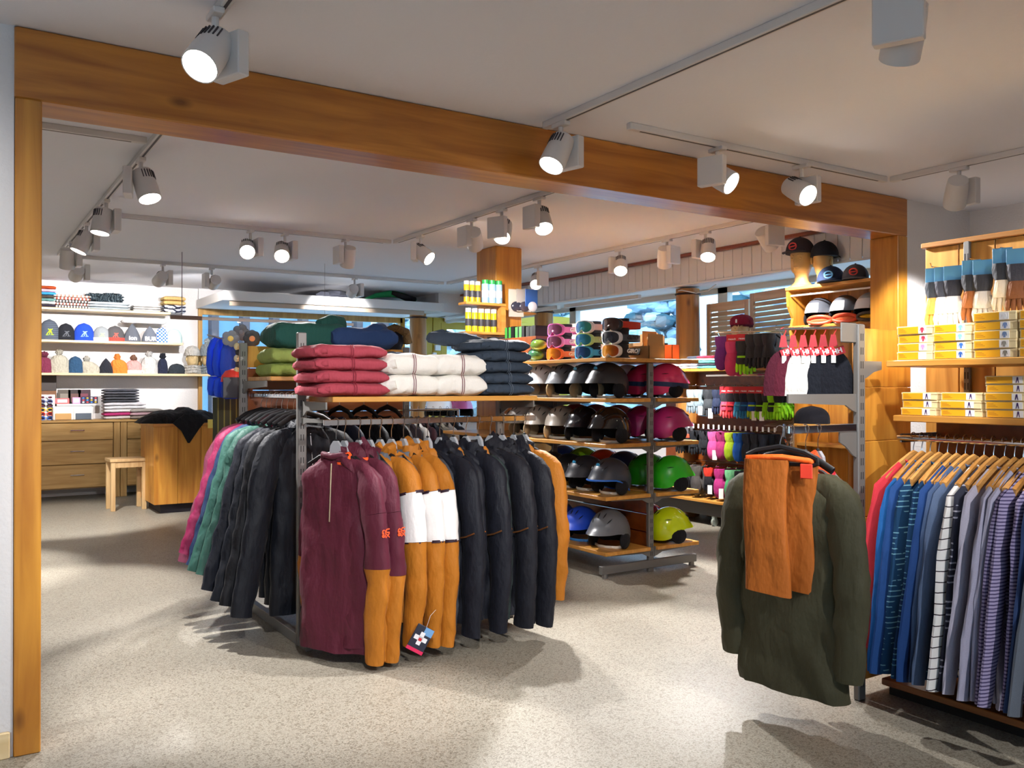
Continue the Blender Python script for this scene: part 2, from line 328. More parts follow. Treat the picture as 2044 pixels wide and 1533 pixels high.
for i, (x, y, h, r) in enumerate(((11.5, 12.7, 3.4, 1.2), (11.2, 9.8, 3.2, 1.2), (11.6, 16.2, 3.4, 1.2), (9.0, 15.4, 3.0, 1.0), (14.8, 11.2, 4.2, 1.5), (14.6, 7.6, 3.6, 1.5), (9.6, 20.5, 3.6, 1.1))):
    snowy_tree(x, y, h, r, ['snowy tree outside the right windows beside the far log post', 'snowy tree outside the right windows behind the cardboard box', 'snowy tree outside behind the corner between the log posts', 'snowy tree seen through the glass of the entrance door', 'taller snowy tree further off outside the right windows', 'wide snowy tree outside behind the near log post', 'snowy tree far outside at the right end of the back window'][i], i)
bd = thing('timber_building', 'pale building with brown timber posts across the street behind the back window', 'building', (0, 18, 0))
G().box(1, 8.0, .3, 3, -.1, 5).build('wall', plain('#9fc4de', .8, 0, 'pale_blue_render'), bd)
for i in range(9): G().box(3.2 + i * .62, 3.34 + i * .62, 0, .3, -.1, 4.6).build('post', plain('#6d5a58', .8, 0, 'timber'), bd)
for i in range(5): G().box(3.5 + i * 1.1, 4.1 + i * 1.1, .2, .31, .9, 2.0).build('window', plain('#31506a', .2, 0, 'dark_pane'), bd)
# ================================================================ TRACKS AND SPOTLIGHTS
TRK = plain('#d6d2cf', .4, 0, 'track_white')
def track(name_lab, x0, y0, x1, y1):
    t = thing('ceiling_track', name_lab, 'track', ((x0 + x1) / 2, (y0 + y1) / 2, CZ), 0, None)
    dx, dy = abs(x1 - x0) / 2, abs(y1 - y0) / 2; w = .018
    G().box(-dx - w, dx + w, -dy - w, dy + w, -.035, 0, .003).build('rail', TRK, t)
    if dx > dy: G().box(-dx + .06, dx - .06, -.006, .006, -.0358, -.034).build('slot', plain('#4a4446', .5, 0, 'slot_grey'), t)
    else: G().box(-.006, .006, -dy + .06, dy - .06, -.0358, -.034).build('slot', plain('#4a4446', .5, 0, 'slot_grey'), t)
    return t
track('white ceiling track running back from the beam at far left of front room', .82, .8, .82, 3.25)
track('long white ceiling track running from above the viewer to the beam', 2.61, -.5, 2.61, 3.72)
track('short white ceiling track along the front of the beam', 2.99, 3.5, 5.14, 3.5)
track('white ceiling track over the shirt wall meeting the beam track at a corner', 5.19, .3, 5.19, 3.46)
track('white ceiling track of the back room lined with hanging spots at the left', .95, 4.1, .95, 10.0)
track('short white cross track behind the left end of the beam', -.6, 5.15, .9, 5.15)
track('white cross track that carries the two glaring spots', 1.02, 7.5, 3.46, 7.5)
track('white track running from the beam to the cross track of the glaring spots', 3.51, 4.1, 3.51, 7.46)
track('farthest white cross track in front of the deep back shelf', 1.03, 10.1, 5.42, 10.1)
track('white track past the timber column near the slatted header', 5.49, 4.1, 5.49, 10.07)
LENS = glow('#fff6ea', 14); LENS_OFF = glow('#fff6ea', 1.2)
def spotlight(x, y, aim, side, label, lit=True, power=1.0, size=1.0, cone=56):
    """track spot: adapter and stem under the track, square driver box at one side, slotted round head aimed at a point"""
    t = thing('track_spotlight', label, 'spotlight', (x, y, CZ - .035), 0, 'track spotlights on the ceiling')
    G().box(-.02, .02, -.055, .055, -.022, 0, .003).cyl((0, 0, -.02), (0, 0, -.075), .013, n=8).build('adapter', TRK, t)
    sx, sy = side; bx, by_ = sx * .075, sy * .075
    nrm = Vector((sx, sy, 0)).normalized(); tan_ = Vector((-nrm.y, nrm.x, 0))
    M = Matrix.Translation((bx, by_, -.145)) @ Matrix(((tan_.x, nrm.x, 0, 0), (tan_.y, nrm.y, 0, 0), (0, 0, 1, 0), (0, 0, 0, 1)))
    G().box(-.078, .078, -.024, .024, -.08, .08, .004).xf(M).build('driver_box', TRK, t)
    hc = Vector((-sx * .03, -sy * .03, -.16)); d = (Vector(aim) - (t.location + hc)).normalized()
    q = d.to_track_quat('-Z', 'Y').to_matrix().to_4x4(); M = Matrix.Translation(hc) @ q
    h = G(); r = .066
    h.lathe([(r * .55, .1), (r * .86, .096), (r * .93, .06), (r, -.02), (r, -.085), (r * .93, -.085), (r * .9, -.07)], 24).xf(M)
    hd_ = h.build('lamp_head', TRK, t, True)
    s = G()
    for i in range(7):
        a = radians(-42 + i * 14)
        for z0_, z1_, rr in ((.03, .08, r * .965),):
            m2 = Matrix.Rotation(a, 4, 'Z') @ Matrix.Translation((0, rr, 0)); g2 = G().box(-.0026, .0026, -.003, .0025, z0_, z1_).xf(M @ m2); s.add(g2.v, g2.f)
    s.build('cooling_slots', plain('#3a363c', .6, 0, 'slot_shadow'), hd_)['kind'] = 'stuff'
    G().lathe([(0.001, -.072), (r * .9, -.072), (r * .9, -.069), (.001, -.069)], 24).xf(M).build('lens', LENS if lit else LENS_OFF, hd_, True)
    G().tube([(bx * .4, by_ * .4, -.13), tuple(hc)], .012, 8).build('bracket', TRK, t)
    if power > 0:
        L = bpy.data.lights.new('spot', 'SPOT'); L.energy = SPOT_W * power; L.spot_size = radians(cone); L.spot_blend = .5; L.shadow_soft_size = .035; L.color = (1, .975, .965)
        lo = bpy.data.objects.new('spot_beam', L); COL.objects.link(lo); lo.parent = t; lo.matrix_local = Matrix.Translation(hc + d * .1) @ q
    return t
SP = [
 (.80, 3.2, (-.3, 2.2, .9), (.8, .3), 'big lit spot hanging in front of the left end of the beam', True, 1.0),
 (2.61, 3.60, (1.3, 3.3, .5), (.9, .2), 'spot at the end of the long track against the beam', True, .9),
 (3.62, 3.5, (4.4, 1.2, 1.0), (-.9, -.3), 'left lit spot of the pair on the short beam track', True, 1.3),
 (4.33, 3.5, (4.1, 1.6, 1.5), (.9, .1), 'right lit spot of the pair on the short beam track', True, 1.3),
 (5.19, 3.02, (6.1, 3.8, 1.5), (.9, -.1), 'spot with dark cooling slots on the track over the shirt wall', True, .9),
 (2.66, 1.74, (3.7, 2.9, .9), (-.9, -.4), 'nearest spot cut by the top edge of the picture', True, .5),
 (.95, 5.5, (1.5, 4.6, .2), (-.9, .2), 'nearest spot behind the beam at the left with a glowing lens', True, 1.4),
 (.95, 6.85, (.5, 6.6, 0), (.9, 0), 'second spot from the beam on the left track', True, 1.6),
 (.95, 7.9, (-.2, 7.8, 0), (.9, 0), 'third spot from the beam on the left track with a tilted lit lens', True, 1.6),
 (.95, 9.0, (1.0, 10.2, 0), (.9, 0), 'fourth spot from the beam on the left track', True, 1.6),
 (1.15, 10.1, (.9, 12.5, 1.9), (.9, 0), 'spot at the left end of the farthest cross track', True, .7),
 (1.97, 10.1, (1.7, 12.5, 1.9), (.9, 0), 'dark slotted spot above the folded knitwear on the back shelf', True, .75),
 (2.49, 10.1, (2.6, 12.6, 2.1), (-.9, 0), 'spot over the right end of the hat shelves', True, .75),
 (2.17, 7.5, (1.2, 4.0, .6), (.9, 0), 'left of the two spots glaring at the viewer', True, 1.3),
 (2.47, 7.5, (1.6, 4.9, .6), (.9, 0), 'right of the two spots glaring at the viewer', True, 1.2),
 (3.03, 7.5, (3.3, 9.0, .2), (-.9, 0), 'pale spot between the glaring pair and the track corner', True, 1.4),
 (3.51, 6.95, (4.15, 5.9, 1.7), (-.6, .4), 'spot near the corner of the middle tracks', True, 1.0),
 (3.51, 6.05, (4.4, 7.3, 1.8), (-.9, 0), 'second spot from the middle corner with slots turned sideways', True, .5),
 (3.51, 5.6, (2.3, 4.3, .9), (-.7, -.3), 'third spot from the middle corner lit towards the jackets', True, 1.3),
 (3.51, 5.1, (2.9, 3.4, .1), (-.9, 0), 'lit spot on the middle track nearest the beam', True, 1.4),
 (4.2, 10.1, (4.4, 11.2, 2.3), (.9, 0), 'spot lighting the deep back shelf with the green bundle', True, .7),
 (5.49, 8.0, (4.7, 7.0, 1.6), (.2, -.9), 'pale spot just right of the timber column', True, .8),
 (5.49, 6.6, (4.6, 5.6, 1.2), (.2, .9), 'lit spot first to the right of the timber column', True, 1.4),
 (5.49, 5.93, (6.35, 6.9, .9), (.2, -.9), 'dark slotted spot between the two lit ones near the header', True, 1.8),
 (5.49, 5.45, (4.3, 4.4, .3), (-.2, .9), 'lit spot above the wooden shutters', True, 1.4),
 (5.49, 4.75, (6.4, 4.9, 1.9), (-.2, -.9), 'spot half hidden behind the beam above the capped heads', True, .5),
]
for a in SP: spotlight(*a)
# assumed spots, unseen out of frame, behind the viewer and left of the post
for i, (x, y, aim) in enumerate(((2.61, .3, (1.6, 3.6, .6)), (.82, 1.2, (1.6, 4.2, 1.0)), (2.61, -.9, (3.4, 1.7, .7)), (-1.2, .5, (-1, 3.6, 1.5)), (-1.5, 6.5, (-.5, 9, .4)), (-1.5, 10.1, (-.8, 12.5, 1.6)))):
    spotlight(x, y, aim, (-.9, .1), ['spot on the long track above and behind the viewer', 'spot on the left front track near the viewer', 'second spot on the long track behind the viewer aimed at the shirts', 'spot left of the viewer over the white wall', 'spot left of the post in the back room', 'spot over the hidden left end of the hat shelves'][i], True, .9)
# ================================================================ RACK HARDWARE
SLOTM = plain('#2e2b2c', .7, 0, 'slot_shadow')
def upright_geo(h, slots_side=1, w=.05, d=.03, step=.062):
    """post with two columns of narrow slots on its -Y face; returns (post, slots)"""
    g = G().box(-w / 2, w / 2, -d / 2, d / 2, 0, h, .004); s = G(); z = .06
    while z < h - .05:
        for dx in (-.007, .007): s.box(dx - .0025, dx + .0025, -d / 2 - .0008, -d / 2 + .002, z, z + .032)
        z += step
    return g, s
def upright(parent, x, y, h, rz=0):
    g, s = upright_geo(h); M = Matrix.Translation((x, y, 0)) @ Matrix.Rotation(rz, 4, 'Z')
    p = g.xf(M).build('upright', STEEL, parent); s.xf(M).build('slots', SLOTM, p)['kind'] = 'stuff'; return p
def bracket(parent, p0, direction, length, z, h=.05, name='shelf_bracket'):
    x, y = p0; dx, dy = direction; t = .0045; g = G()
    prof = [(0, z), (0, z - h * 1.7), (.03, z - h * 1.5), (.08, z - h), (length, z - h * .75), (length, z)]
    n = (-dy, dx)
    v = [(x + dx * a + n[0] * s * t, y + dy * a + n[1] * s * t, b) for s in (-1, 1) for a, b in prof]; k = len(prof)
    g.add(v, [tuple(range(k)), tuple(range(2 * k - 1, k - 1, -1))] + [(i, i + k, (i + 1) % k + k, (i + 1) % k) for i in range(k)])
    return g.build(name, STEEL, parent)

# ================================================================ HANGERS AND GARMENTS  (origin on the rail axis, width along x, front towards -y)
WIRE = plain('#cfcac6', .2, 1, 'hook_wire'); WOODH = wood('#cf9a58', '#b07a3c', 0, 1.5, .25, False, .5, 'hanger_wood')
def hook_geo(z1=-.09, r=.017, R_=.0022):
    pts = [(r * cos(a), 0, r * sin(a) + .004) for a in [radians(200 - i * 28) for i in range(9)]]
    pts += [(.004, 0, -.035), (0, 0, -.05), (0, 0, z1)]
    return G().tube(pts, R_, 5)
def add_hanger(root, kind='grey', half=.2, drop=.06, z0=-.09):
    h = hook_geo(z0).build('hook', WIRE, root, True)
    if kind == 'grey':
        G().ball((0, 0, z0), (.009, .009, .006), 8, 5).build('hook_collar', BLACK, root, True)
        pr = [(-.012, z0 - .005), (.012, z0 - .005), (.03, z0 - .03), (.038, z0 - .085), (-.038, z0 - .085), (-.03, z0 - .03)]
        G().prism(pr, -.009, .009).build('size_plate', GREYP, root)
        z0 -= .06
        G().tube([(-half, 0, z0 - drop - .02), (-half * .6, 0, z0 - drop * .6), (0, 0, z0), (half * .6, 0, z0 - drop * .6), (half, 0, z0 - drop - .02)], .008, 6, flat=1.3).build('hanger_arms', BLACK, root, True)
    elif kind == 'black':
        G().tube([(-half, 0, z0 - drop - .02), (-half * .6, 0, z0 - drop * .55), (0, 0, z0), (half * .6, 0, z0 - drop * .55), (half, 0, z0 - drop - .02)], .011, 6, flat=1.5).build('hanger_arms', BLACK, root, True)
    elif kind == 'wood':
        rings = []
        for i in range(15):
            u = -1 + 2 * i / 14; zc = z0 - drop * abs(u) ** 1.25 - .014; hh = .021 * (1 - .35 * abs(u)) ; tt = .0075 + .006 * abs(u) ** 2
            rings.append([(u * half, -tt, zc - hh), (u * half, tt, zc - hh), (u * half, tt, zc + hh), (u * half, 0, zc + hh * 1.25), (u * half, -tt, zc + hh)])
        G().loft(rings).build('hanger_body', WOODH, root, True)
    return h
def body_rings(W, L, z0, T, seed, neck=.055, hem=1.12, folds=.12, n=30, open_=.0, slope=.07):
    """cross sections from the collar to the hem"""
    rings = []
    prof = [(0, neck, .5), (-.012, neck * 1.25, .6), (-.02, W * .42, .62), (-.02 - slope * .5, W * .78, .8), (-.02 - slope, W, .95), (-.05 - slope, W * 1.04, 1.0)]
    m = 22
    for i in range(1, m + 1):
        t = i / m; prof.append((-.05 - slope - (L - .05 - slope) * t, W * (1.0 + (hem - 1.0) * t - .05 * sin(pi * min(1, t * 1.6))), 1 + .12 * t))
    for z, w, tk in prof:
        ring = []; t = -z / L
        for j in range(n):
            a = 2 * pi * j / n; ca, sa = cos(a), sin(a); e = .72
            x = w * (abs(ca) ** e) * (1 if ca > 0 else -1); y = T * tk * (abs(sa) ** e) * (1 if sa > 0 else -1)
            k = 1 + folds * t * sin(5 * a + seed * 1.7 + 2 * t) * .5
            nz = noise.noise(Vector((x * 7 + seed * 3.1, z * 5, sa * 1.2)))
            y = y * k * (1 + .35 * nz) + (.02 * noise.noise(Vector((x * 11, z * 8, seed))) + .01 * noise.noise(Vector((x * 25, z * 12, seed + 9)))) * (.3 + t) * 1.3
            ring.append((x * (1 + .03 * nz), y, z0 + z + (.012 * noise.noise(Vector((x * 6, seed, 2))) if t > .95 else 0)))
        rings.append(ring)
    return rings
def jacket(label, loc, rz=0, body='#1c2233', sleeve=None, low=None, W=.2, L=.86, T=.045, hood=None, lining=None, flare=.1, band=None, seed=1, hanger='grey', zipc=None,
           group=None, logo=None, sl=.8, cat='jacket', puff=0, name='hooded_jacket', lowz=.55, sr=.058, rough=.62, pocket=None, cuffm=None, lean=0):
    sd = seed; NS = 26
    t = thing(name, label, cat, loc, rz, group, rot=(lean, 0, rz) if lean else None)
    bm = cloth(body, rough, 7, .5, .1, 'jacket_cloth'); sm = cloth(sleeve or body, rough, 7, .5, .1, 'jacket_cloth')
    add_hanger(t, hanger, W * .85, .05)
    z0 = -.178; rg = body_rings(W, L, z0, T, sd)
    k = len(rg) - 1
    if low:
        c = int(len(rg) * lowz); b = G().loft(rg[:c + 1]).build('body', bm, t, True); G().loft(rg[c:]).build('lower_panel', cloth(low, rough, 7, .5, .1, 'jacket_cloth'), t, True)
    else: b = G().loft(rg).build('body', bm, t, True)
    n = NS
    if band: band = (band[0], band[1], int(band[2] * n / 14), int(band[3] * n / 14))
    for s in (-1, 1):
        pts, rad = [], []
        for i in range(n):
            u = i / (n - 1); x = s * (W * (.42 + .5 * min(1, u / .1) ** .8) + (flare * (sin(min(1, u / .62) * pi / 2) - .3 * max(0, u - .62) / .38) if flare < .2 else flare * u ** .85 + .02))
            z = z0 - .028 - sl * (u - .03 * sin(pi * min(1, u * 2))); y = -.012 * sin(pi * u) + .012 * noise.noise(Vector((u * 3, sd, s))) - .012 * u
            pts.append((x, y, z)); rad.append(sr * (1.08 - .3 * u) * (.42 + .58 * min(1, u / .14) ** .7) * (1 + .1 * noise.noise(Vector((u * 11, sd * 2, s)))) * (1 + (.06 * sin(u * 44) if puff else 0)))
        fl = min(.95, T / sr * .92)
        def seg(a, b_, nm, mt, grow=1.0):
            return G().tube(pts[a:b_ + 1], [q * grow for q in rad[a:b_ + 1]], 14, True, fl, ref=(0, 1, 0), wob=.2, seed=sd).build(nm, mt, t, True)
        if band:
            bc, edge, a0, a1 = band
            e = seg(0, a0, 'sleeve', sm); seg(a1, n - 1, 'lower_sleeve', cloth(sleeve or body, rough, 7, .5, .1, 'jacket_cloth'))
            q = seg(a0, a1, 'sleeve_band', cloth(bc, rough, 7, .3, .05, 'jacket_cloth'), 1.02)
            if edge:
                for w in (a0, a1):
                    p = Vector(pts[w]); dd = (Vector(pts[min(w + 1, n - 1)]) - Vector(pts[w - 1])).normalized() * .007
                    G().tube([p - dd, p + dd], rad[w] * 1.05, 12, True, fl, ref=(0, 1, 0)).build('piping', cloth(edge, .6), q, True)
        elif low:
            e = seg(0, n // 2, 'sleeve', sm); seg(n // 2, n - 1, 'lower_sleeve', cloth(low, rough, 7, .5, .1, 'jacket_cloth'))
        else: e = seg(0, n - 1, 'sleeve', sm)
        if cuffm:
            p = Vector(pts[-1]); G().tube([p + Vector((0, 0, .03)), p - Vector((0, 0, .012))], rad[-1] * .98, 12, True, fl, ref=(0, 1, 0)).build('cuff', cloth(cuffm, .7), e, True)
        if zipc and pocket is not None:
            iz = int(n * .43); p = Vector(pts[iz]); [G().tube([p + Vector((-.05 * s, q * rad[iz] * fl * 1.0, -.012)), p + Vector((.0, q * rad[iz] * fl * 1.12, .0)), p + Vector((.05 * s, q * rad[iz] * fl * .95, .022))], .0045, 5).build('sleeve_zip', plain(zipc, .3, .8, 'copper_zip'), e, True) for q in (-1, 1)]
    if hood:
        hm = cloth(hood, rough, 8, .6, .1, 'hood_cloth')
        h = G().ball((0, T * .45, z0 - .018), (.105, T * 1.3, .085), 18, 12, .55, sd, 5); h.tube([(-.12, -T * .3, z0 - .075), (-.08, -T * .9, z0 - .02), (-.03, -T * .9, z0 + .0), (.05, -T * .9, z0 - .01), (.12, -T * .3, z0 - .07)], .024, 8, wob=.2, seed=sd)
        h_ = h.build('hood', hm, t, True)
        if lining: G().ball((.02, -T * .35, z0 - .02), (.07, T * .95, .045), 12, 8, .3, sd).build('hood_lining', cloth(lining, .7), h_, True)
    else:
        G().tube([(-.075, 0, z0 - .018), (-.06, -T * .5, z0 + .014), (0, -T * .72, z0 + .004), (.06, -T * .5, z0 + .014), (.075, 0, z0 - .018)], .017, 8, wob=.1).build('collar', bm, t, True)
    if zipc: G().tube([(0, -T * .8, z0 - .03), (.004, -T * 1.1, z0 - .2), (0, -T * 1.14, z0 - L * .33)], .0035, 5).build('front_zip', plain(zipc, .3, .7, 'zip'), t, True)
    if logo:
        txt, colr, sside = logo; iz = int(n * .36); p = pts[iz]
        for q in (0, .024): lettering(txt if q == 0 else 'G8', .032, plain(colr, .6, 0, 'print'), e, (p[0] + rad[iz] * 1.04, p[1] + .012 - q, p[2]), (0, radians(90), 0), bold=.001)
    return t
def tee(label, loc, rz, mat, W=.2, L=.84, T=.016, seed=1, group='long sleeved shirts on wooden hangers', low=None, shoulder=None, sl=.80, flare=.09, ls=None):
    t = thing('long_sleeved_shirt', label, 'shirt', loc, rz, group)
    add_hanger(t, 'wood', W * 1.0, .1, -.07)
    z0 = -.098; rg = body_rings(W * .97, L, z0, T, seed, .07, 1.05, .5, 22, slope=.1)
    if shoulder:
        G().loft(rg[:6]).build('yoke', shoulder, t, True); G().loft(rg[5:]).build('body', mat, t, True)
    else: G().loft(rg).build('body', mat, t, True)
    for s in (-1, 1):
        pts, rad = [], []
        for i in range(12):
            u = i / 11; pts.append((s * (W * (.45 + .47 * min(1, u / .09)) + flare * u ** .8), -.006 * sin(5 * u + seed), z0 - .03 - .045 * min(1, u / .09) - sl * u)); rad.append(.066 * (1 - .38 * u) * (.45 if i == 0 else 1))
        G().tube(pts, rad, 10, True, .3, ref=(0, 1, 0), wob=.25, seed=seed * 3 + s).build('sleeve', ls or mat, t, True)
    G().tube([(.07 * cos(a), .02 * sin(a), z0 + .002 - .012 * (sin(a) < 0)) for a in [2 * pi * i / 12 for i in range(13)]], .006, 6).build('neckband', ls or mat, t, True)
    return t

# ================================================================ MIDDLE JACKET RACK
rk = thing('jacket_rack', 'steel and wood clothes rack with two shelves standing in the middle of the floor', 'clothes rack', (0, 0, 0))
AX, AY, BX, BY, CX2 = 1.617, 4.63, 1.665, 5.92, 2.89
for x, y, h in ((AX, AY, 1.70), (BX, BY, 1.70), (CX2, AY, 1.34), (CX2 - .02, BY, 1.70)): upright(rk, x, y, h)
for x in (AX, CX2): G().box(x - .02, x + .02, 4.5, 5.95, .0, .06, .003).build('foot', STEEL, rk)
for k in range(5):
    za, zb = 1.68 - k * .15, 1.535 - k * .15
    G().box(BX + .03, CX2 - .05, BY - .012, BY + .012, zb, za, .003).build('panel_board', PANELW if k < 1 else BROWNP, rk)
G().box(AX + .03, CX2 + .02, 4.245, 4.60, 1.325, 1.353, .003).build('shelf', SHELFX, rk)
G().box(BX + .02, CX2 - .02, 5.38, 5.88, 1.443, 1.47, .003).build('shelf', SHELFX, rk)
G().box(BX + .02, CX2 - .02, 5.1, 5.7, .2, .225, .003).build('shelf', SHELFX, rk)
for x in (AX + .0, CX2): bracket(rk, (x, AY - .015), (0, -1), .36, 1.325)
for x in (BX, CX2 - .02): bracket(rk, (x, BY - .015), (0, -1), .5, 1.443)
for x in (AX, CX2): bracket(rk, (x, AY - .015), (0, -1), .33, 1.235, .022, 'rail_arm')
g = G().box(AX - .01, CX2 + .02, 4.262, 4.278, 1.205, 1.237, .003); g.build('hanging_rail', CHROME, rk)
G().box(1.712, 1.728, 4.72, 5.9, 1.335, 1.362, .003).build('hanging_rail', CHROME, rk)
G().box(1.68, 1.76, 4.645, 4.72, 1.34, 1.358, .003).build('rail_joint', STEEL, rk)
G().box(AX + .02, CX2 - .02, 4.3, 4.9, .2, .225, .003).build('shelf', SHELFX, rk)

RZ, RY = 1.222, 4.27; FG = 'jackets on the front rail of the middle rack'
NAVY, MUST, MAR, GREY = '#10121d', '#ae6a1a', '#541a2c', '#33363c'
JS = [  # x, args
 (1.675, dict(label='maroon and mustard jacket turned to the viewer at the left end of the front rail', body=MAR, low=None, seed=3, W=.2, L=.98, flare=.09, hood=None, zipc='#d9c9a8', band=(MAR, None, 4, 8), sl=.97, rz=-56)),
 (1.79, dict(label='maroon jacket with orange hood lining second on the front rail', body=MAR, seed=4, L=.95, hood=MAR, lining='#ff5a1e', band=(MAR, None, 4, 7), logo=('UX', '#ff5a2a', 1), sl=.98)),
 (1.87, dict(label='maroon jacket with orange sleeve print third on the front rail', body=MAR, seed=5, L=.95, hood=MAR, lining='#ff5a1e', band=(MAR, None, 4, 8), logo=('UX', '#ff5a2a', 1), sl=.98)),
 (1.93, dict(label='slate grey jacket squeezed between the maroon and mustard jackets', body=GREY, seed=6, L=.9, hood=None, sl=.9)),
 (1.99, dict(label='leftmost mustard jacket with a white sleeve band', body=MUST, sleeve=MUST, seed=7, L=.84, hood=MUST, lining='#5b6069', band=('#e8e4e2', '#2a1524', 3, 6), sl=.93)),
 (2.055, dict(label='grey jacket between the first two mustard jackets', body='#4d535c', seed=8, L=.86, hood=None, sl=.85)),
 (2.125, dict(label='middle mustard jacket with a white sleeve band', body=MUST, seed=9, L=.86, hood=MUST, lining='#5b6069', band=('#e8e4e2', '#2a1524', 3, 6), sl=.94)),
 (2.20, dict(label='rightmost mustard jacket with white band and white lower body', body=MUST, low='#ddd8d8', lowz=.6, seed=10, L=.88, hood=MUST, lining='#5b6069', band=('#e8e4e2', '#2a1524', 3, 6), sl=.95)),
 (2.27, dict(label='mustard jacket without hood just before the navy jackets', body=MUST, low='#ddd8d8', sleeve='#3a3d44', lowz=.55, seed=11, L=.86, hood=None, band=('#3a3d44', None, 4, 7), sl=.9)),
 (2.345, dict(label='first navy jacket after the mustard ones with a copper sleeve zip', body=NAVY, seed=12, L=.9, hood=NAVY, zipc='#b97a4a', pocket=1, sl=.93)),
 (2.43, dict(label='mustard lined jacket between the first and second navy jackets', body=MUST, sleeve=NAVY, seed=13, L=.86, hood=None, sl=.86)),
 (2.51, dict(label='second navy jacket with raised hood and copper sleeve zip', body=NAVY, seed=14, L=.9, hood=NAVY, zipc='#b97a4a', pocket=1, sl=.93)),
 (2.59, dict(label='mustard lined jacket between the second and third navy jackets', body=MUST, sleeve='#243030', seed=15, L=.86, hood=None, sl=.88)),
 (2.67, dict(label='third navy jacket in the middle of the navy group', body='#12131c', seed=16, L=.9, hood='#12131c', zipc='#b97a4a', pocket=1, sl=.93)),
 (2.75, dict(label='fourth dark navy jacket with drooping hood near the rail end', body='#0f1019', seed=17, L=.92, hood='#0f1019', zipc='#b97a4a', pocket=1, sl=.93)),
 (2.83, dict(label='last navy jacket at the right end of the front rail', body='#10121c', seed=18, L=.9, hood='#10121c', zipc='#b97a4a', pocket=1, sl=.94)),
 (2.905, dict(label='mustard jacket hanging last behind the navy ones beside the helmets', body=MUST, seed=19, L=.8, hood=None, sl=.8)),
]
for x, a in JS:
    a = dict(a); rz = a.pop('rz', -73 + (a['seed'] * 37 % 9) - 4)
    if a['body'] == MAR: a['low'] = None
    slim = x in (1.93, 2.055, 2.27, 2.43, 2.59, 2.75); T = .03 if slim else .052
    j = jacket(loc=(x - (.07 if x > 1.75 else 0), RY, RZ), rz=radians(rz), group=FG, T=T, W=a.pop('W', .15 if slim else .19), flare=a.pop('flare', .08 if slim else .1), sr=.05 if slim else .078, **a)
    if a['seed'] == 3:
        for ch in j.children:
            if 'sleeve' in ch.name and ch.data.vertices[0].co.x < 0: ch.location = (.09, .075, .03)
    if a['body'] == MAR:
        for ch in j.children:
            if ch.name.startswith('lower_sleeve'): ch.data.materials[0] = cloth(MUST, .62, 7, .5, .1, 'jacket_cloth')
# hang tag on a mustard sleeve
tg = thing('hang_tag', 'dark brochure tag with a white cross dangling under the mustard sleeves', 'tag', (2.02, 3.93, .2), 0, rot=(radians(4), radians(28), radians(-30)))
G().box(-.045, .045, -.003, .003, -.14, 0, .002).build('card', plain('#23283a', .5, 0, 'printed_card'), tg)
G().box(-.045, .045, -.0042, .0035, -.14, -.122).build('pink_edge', plain('#d8265a', .5, 0, 'pink_print'), tg)
G().box(0, .045, -.0042, -.003, -.04, 0).build('blue_corner', plain('#6f9fd0', .5, 0, 'blue_print'), tg)
cr = G()
for a_, b_, c_, d_ in ((-.011, .011, -.1, -.03), (-.034, .034, -.077, -.053)): cr.box(a_, b_, -.0046, -.0042, c_, d_)
crs = cr.build('cross', plain('#e8e8ec', .5, 0, 'white_print'), tg)
G().box(-.008, .008, -.0052, -.0046, -.078, -.062).build('red_mark', RED, crs)
G().tube([(0, 0, 0), (-.01, 0, .06), (0, 0, .1)], .001, 4).build('string', WHITE, tg)

LG = 'jackets on the left rail of the middle rack'
LJ = [
 (4.84, '#0a0e18', None, 1.03, .2, 'navy coat nearest the viewer on the left rail next to the steel upright'),
 (4.95, '#0b0c13', None, .98, .24, 'black coat second from the front on the left rail'),
 (5.06, '#0a0f1a', None, .97, .27, 'dark navy coat third from the front on the left rail'),
 (5.17, '#0a0f1c', '#c22a52', .93, .29, 'midnight blue coat with a red edge fourth on the left rail'),
 (5.28, '#2c5248', None, .86, .3, 'nearer sea green jacket on the left rail'),
 (5.385, '#305a50', '#16202c', .86, .31, 'farther sea green jacket with navy hood on the left rail'),
 (5.49, '#1d2f50', None, .84, .31, 'dark blue jacket squeezed before the pink ones'),
 (5.59, '#7e1a44', '#9c3844', .78, .34, 'magenta jacket with coral trim standing out at the left'),
 (5.70, '#8f4660', None, .86, .30, 'dusty pink jacket farthest back on the left rail'),
]
for i, (y, c, h, L, fl, lab) in enumerate(LJ):
    jacket(lab, (1.72, y, 1.348), radians(14 + (i * 7 % 5)), body=c, L=L, W=.21, flare=fl, hood=h or c, seed=30 + i, T=.05, group=LG, hanger='black', sl=L * .94, sr=.08, puff=(i in (7,)), zipc='#9a9a9a' if i < 3 else None)
extra = [jacket(['dark jacket half hidden behind the left upright', 'second dark jacket behind the front row', 'third dark jacket behind the front row', 'black fleece behind the maroon jackets'][i], (1.98 + i * .17, 5.42, 1.362), radians(-80), body=['#141a2b', '#1a2136', '#11131b', '#0f1018'][i], L=.8, W=.2, T=.04, seed=50 + i, group='dark jackets hanging inside the middle rack', hanger='black', sl=.75) for i in range(4)]
G().box(1.9, CX2 - .04, 5.412, 5.428, 1.35, 1.375, .003).build('inner_rail', CHROME, rk)

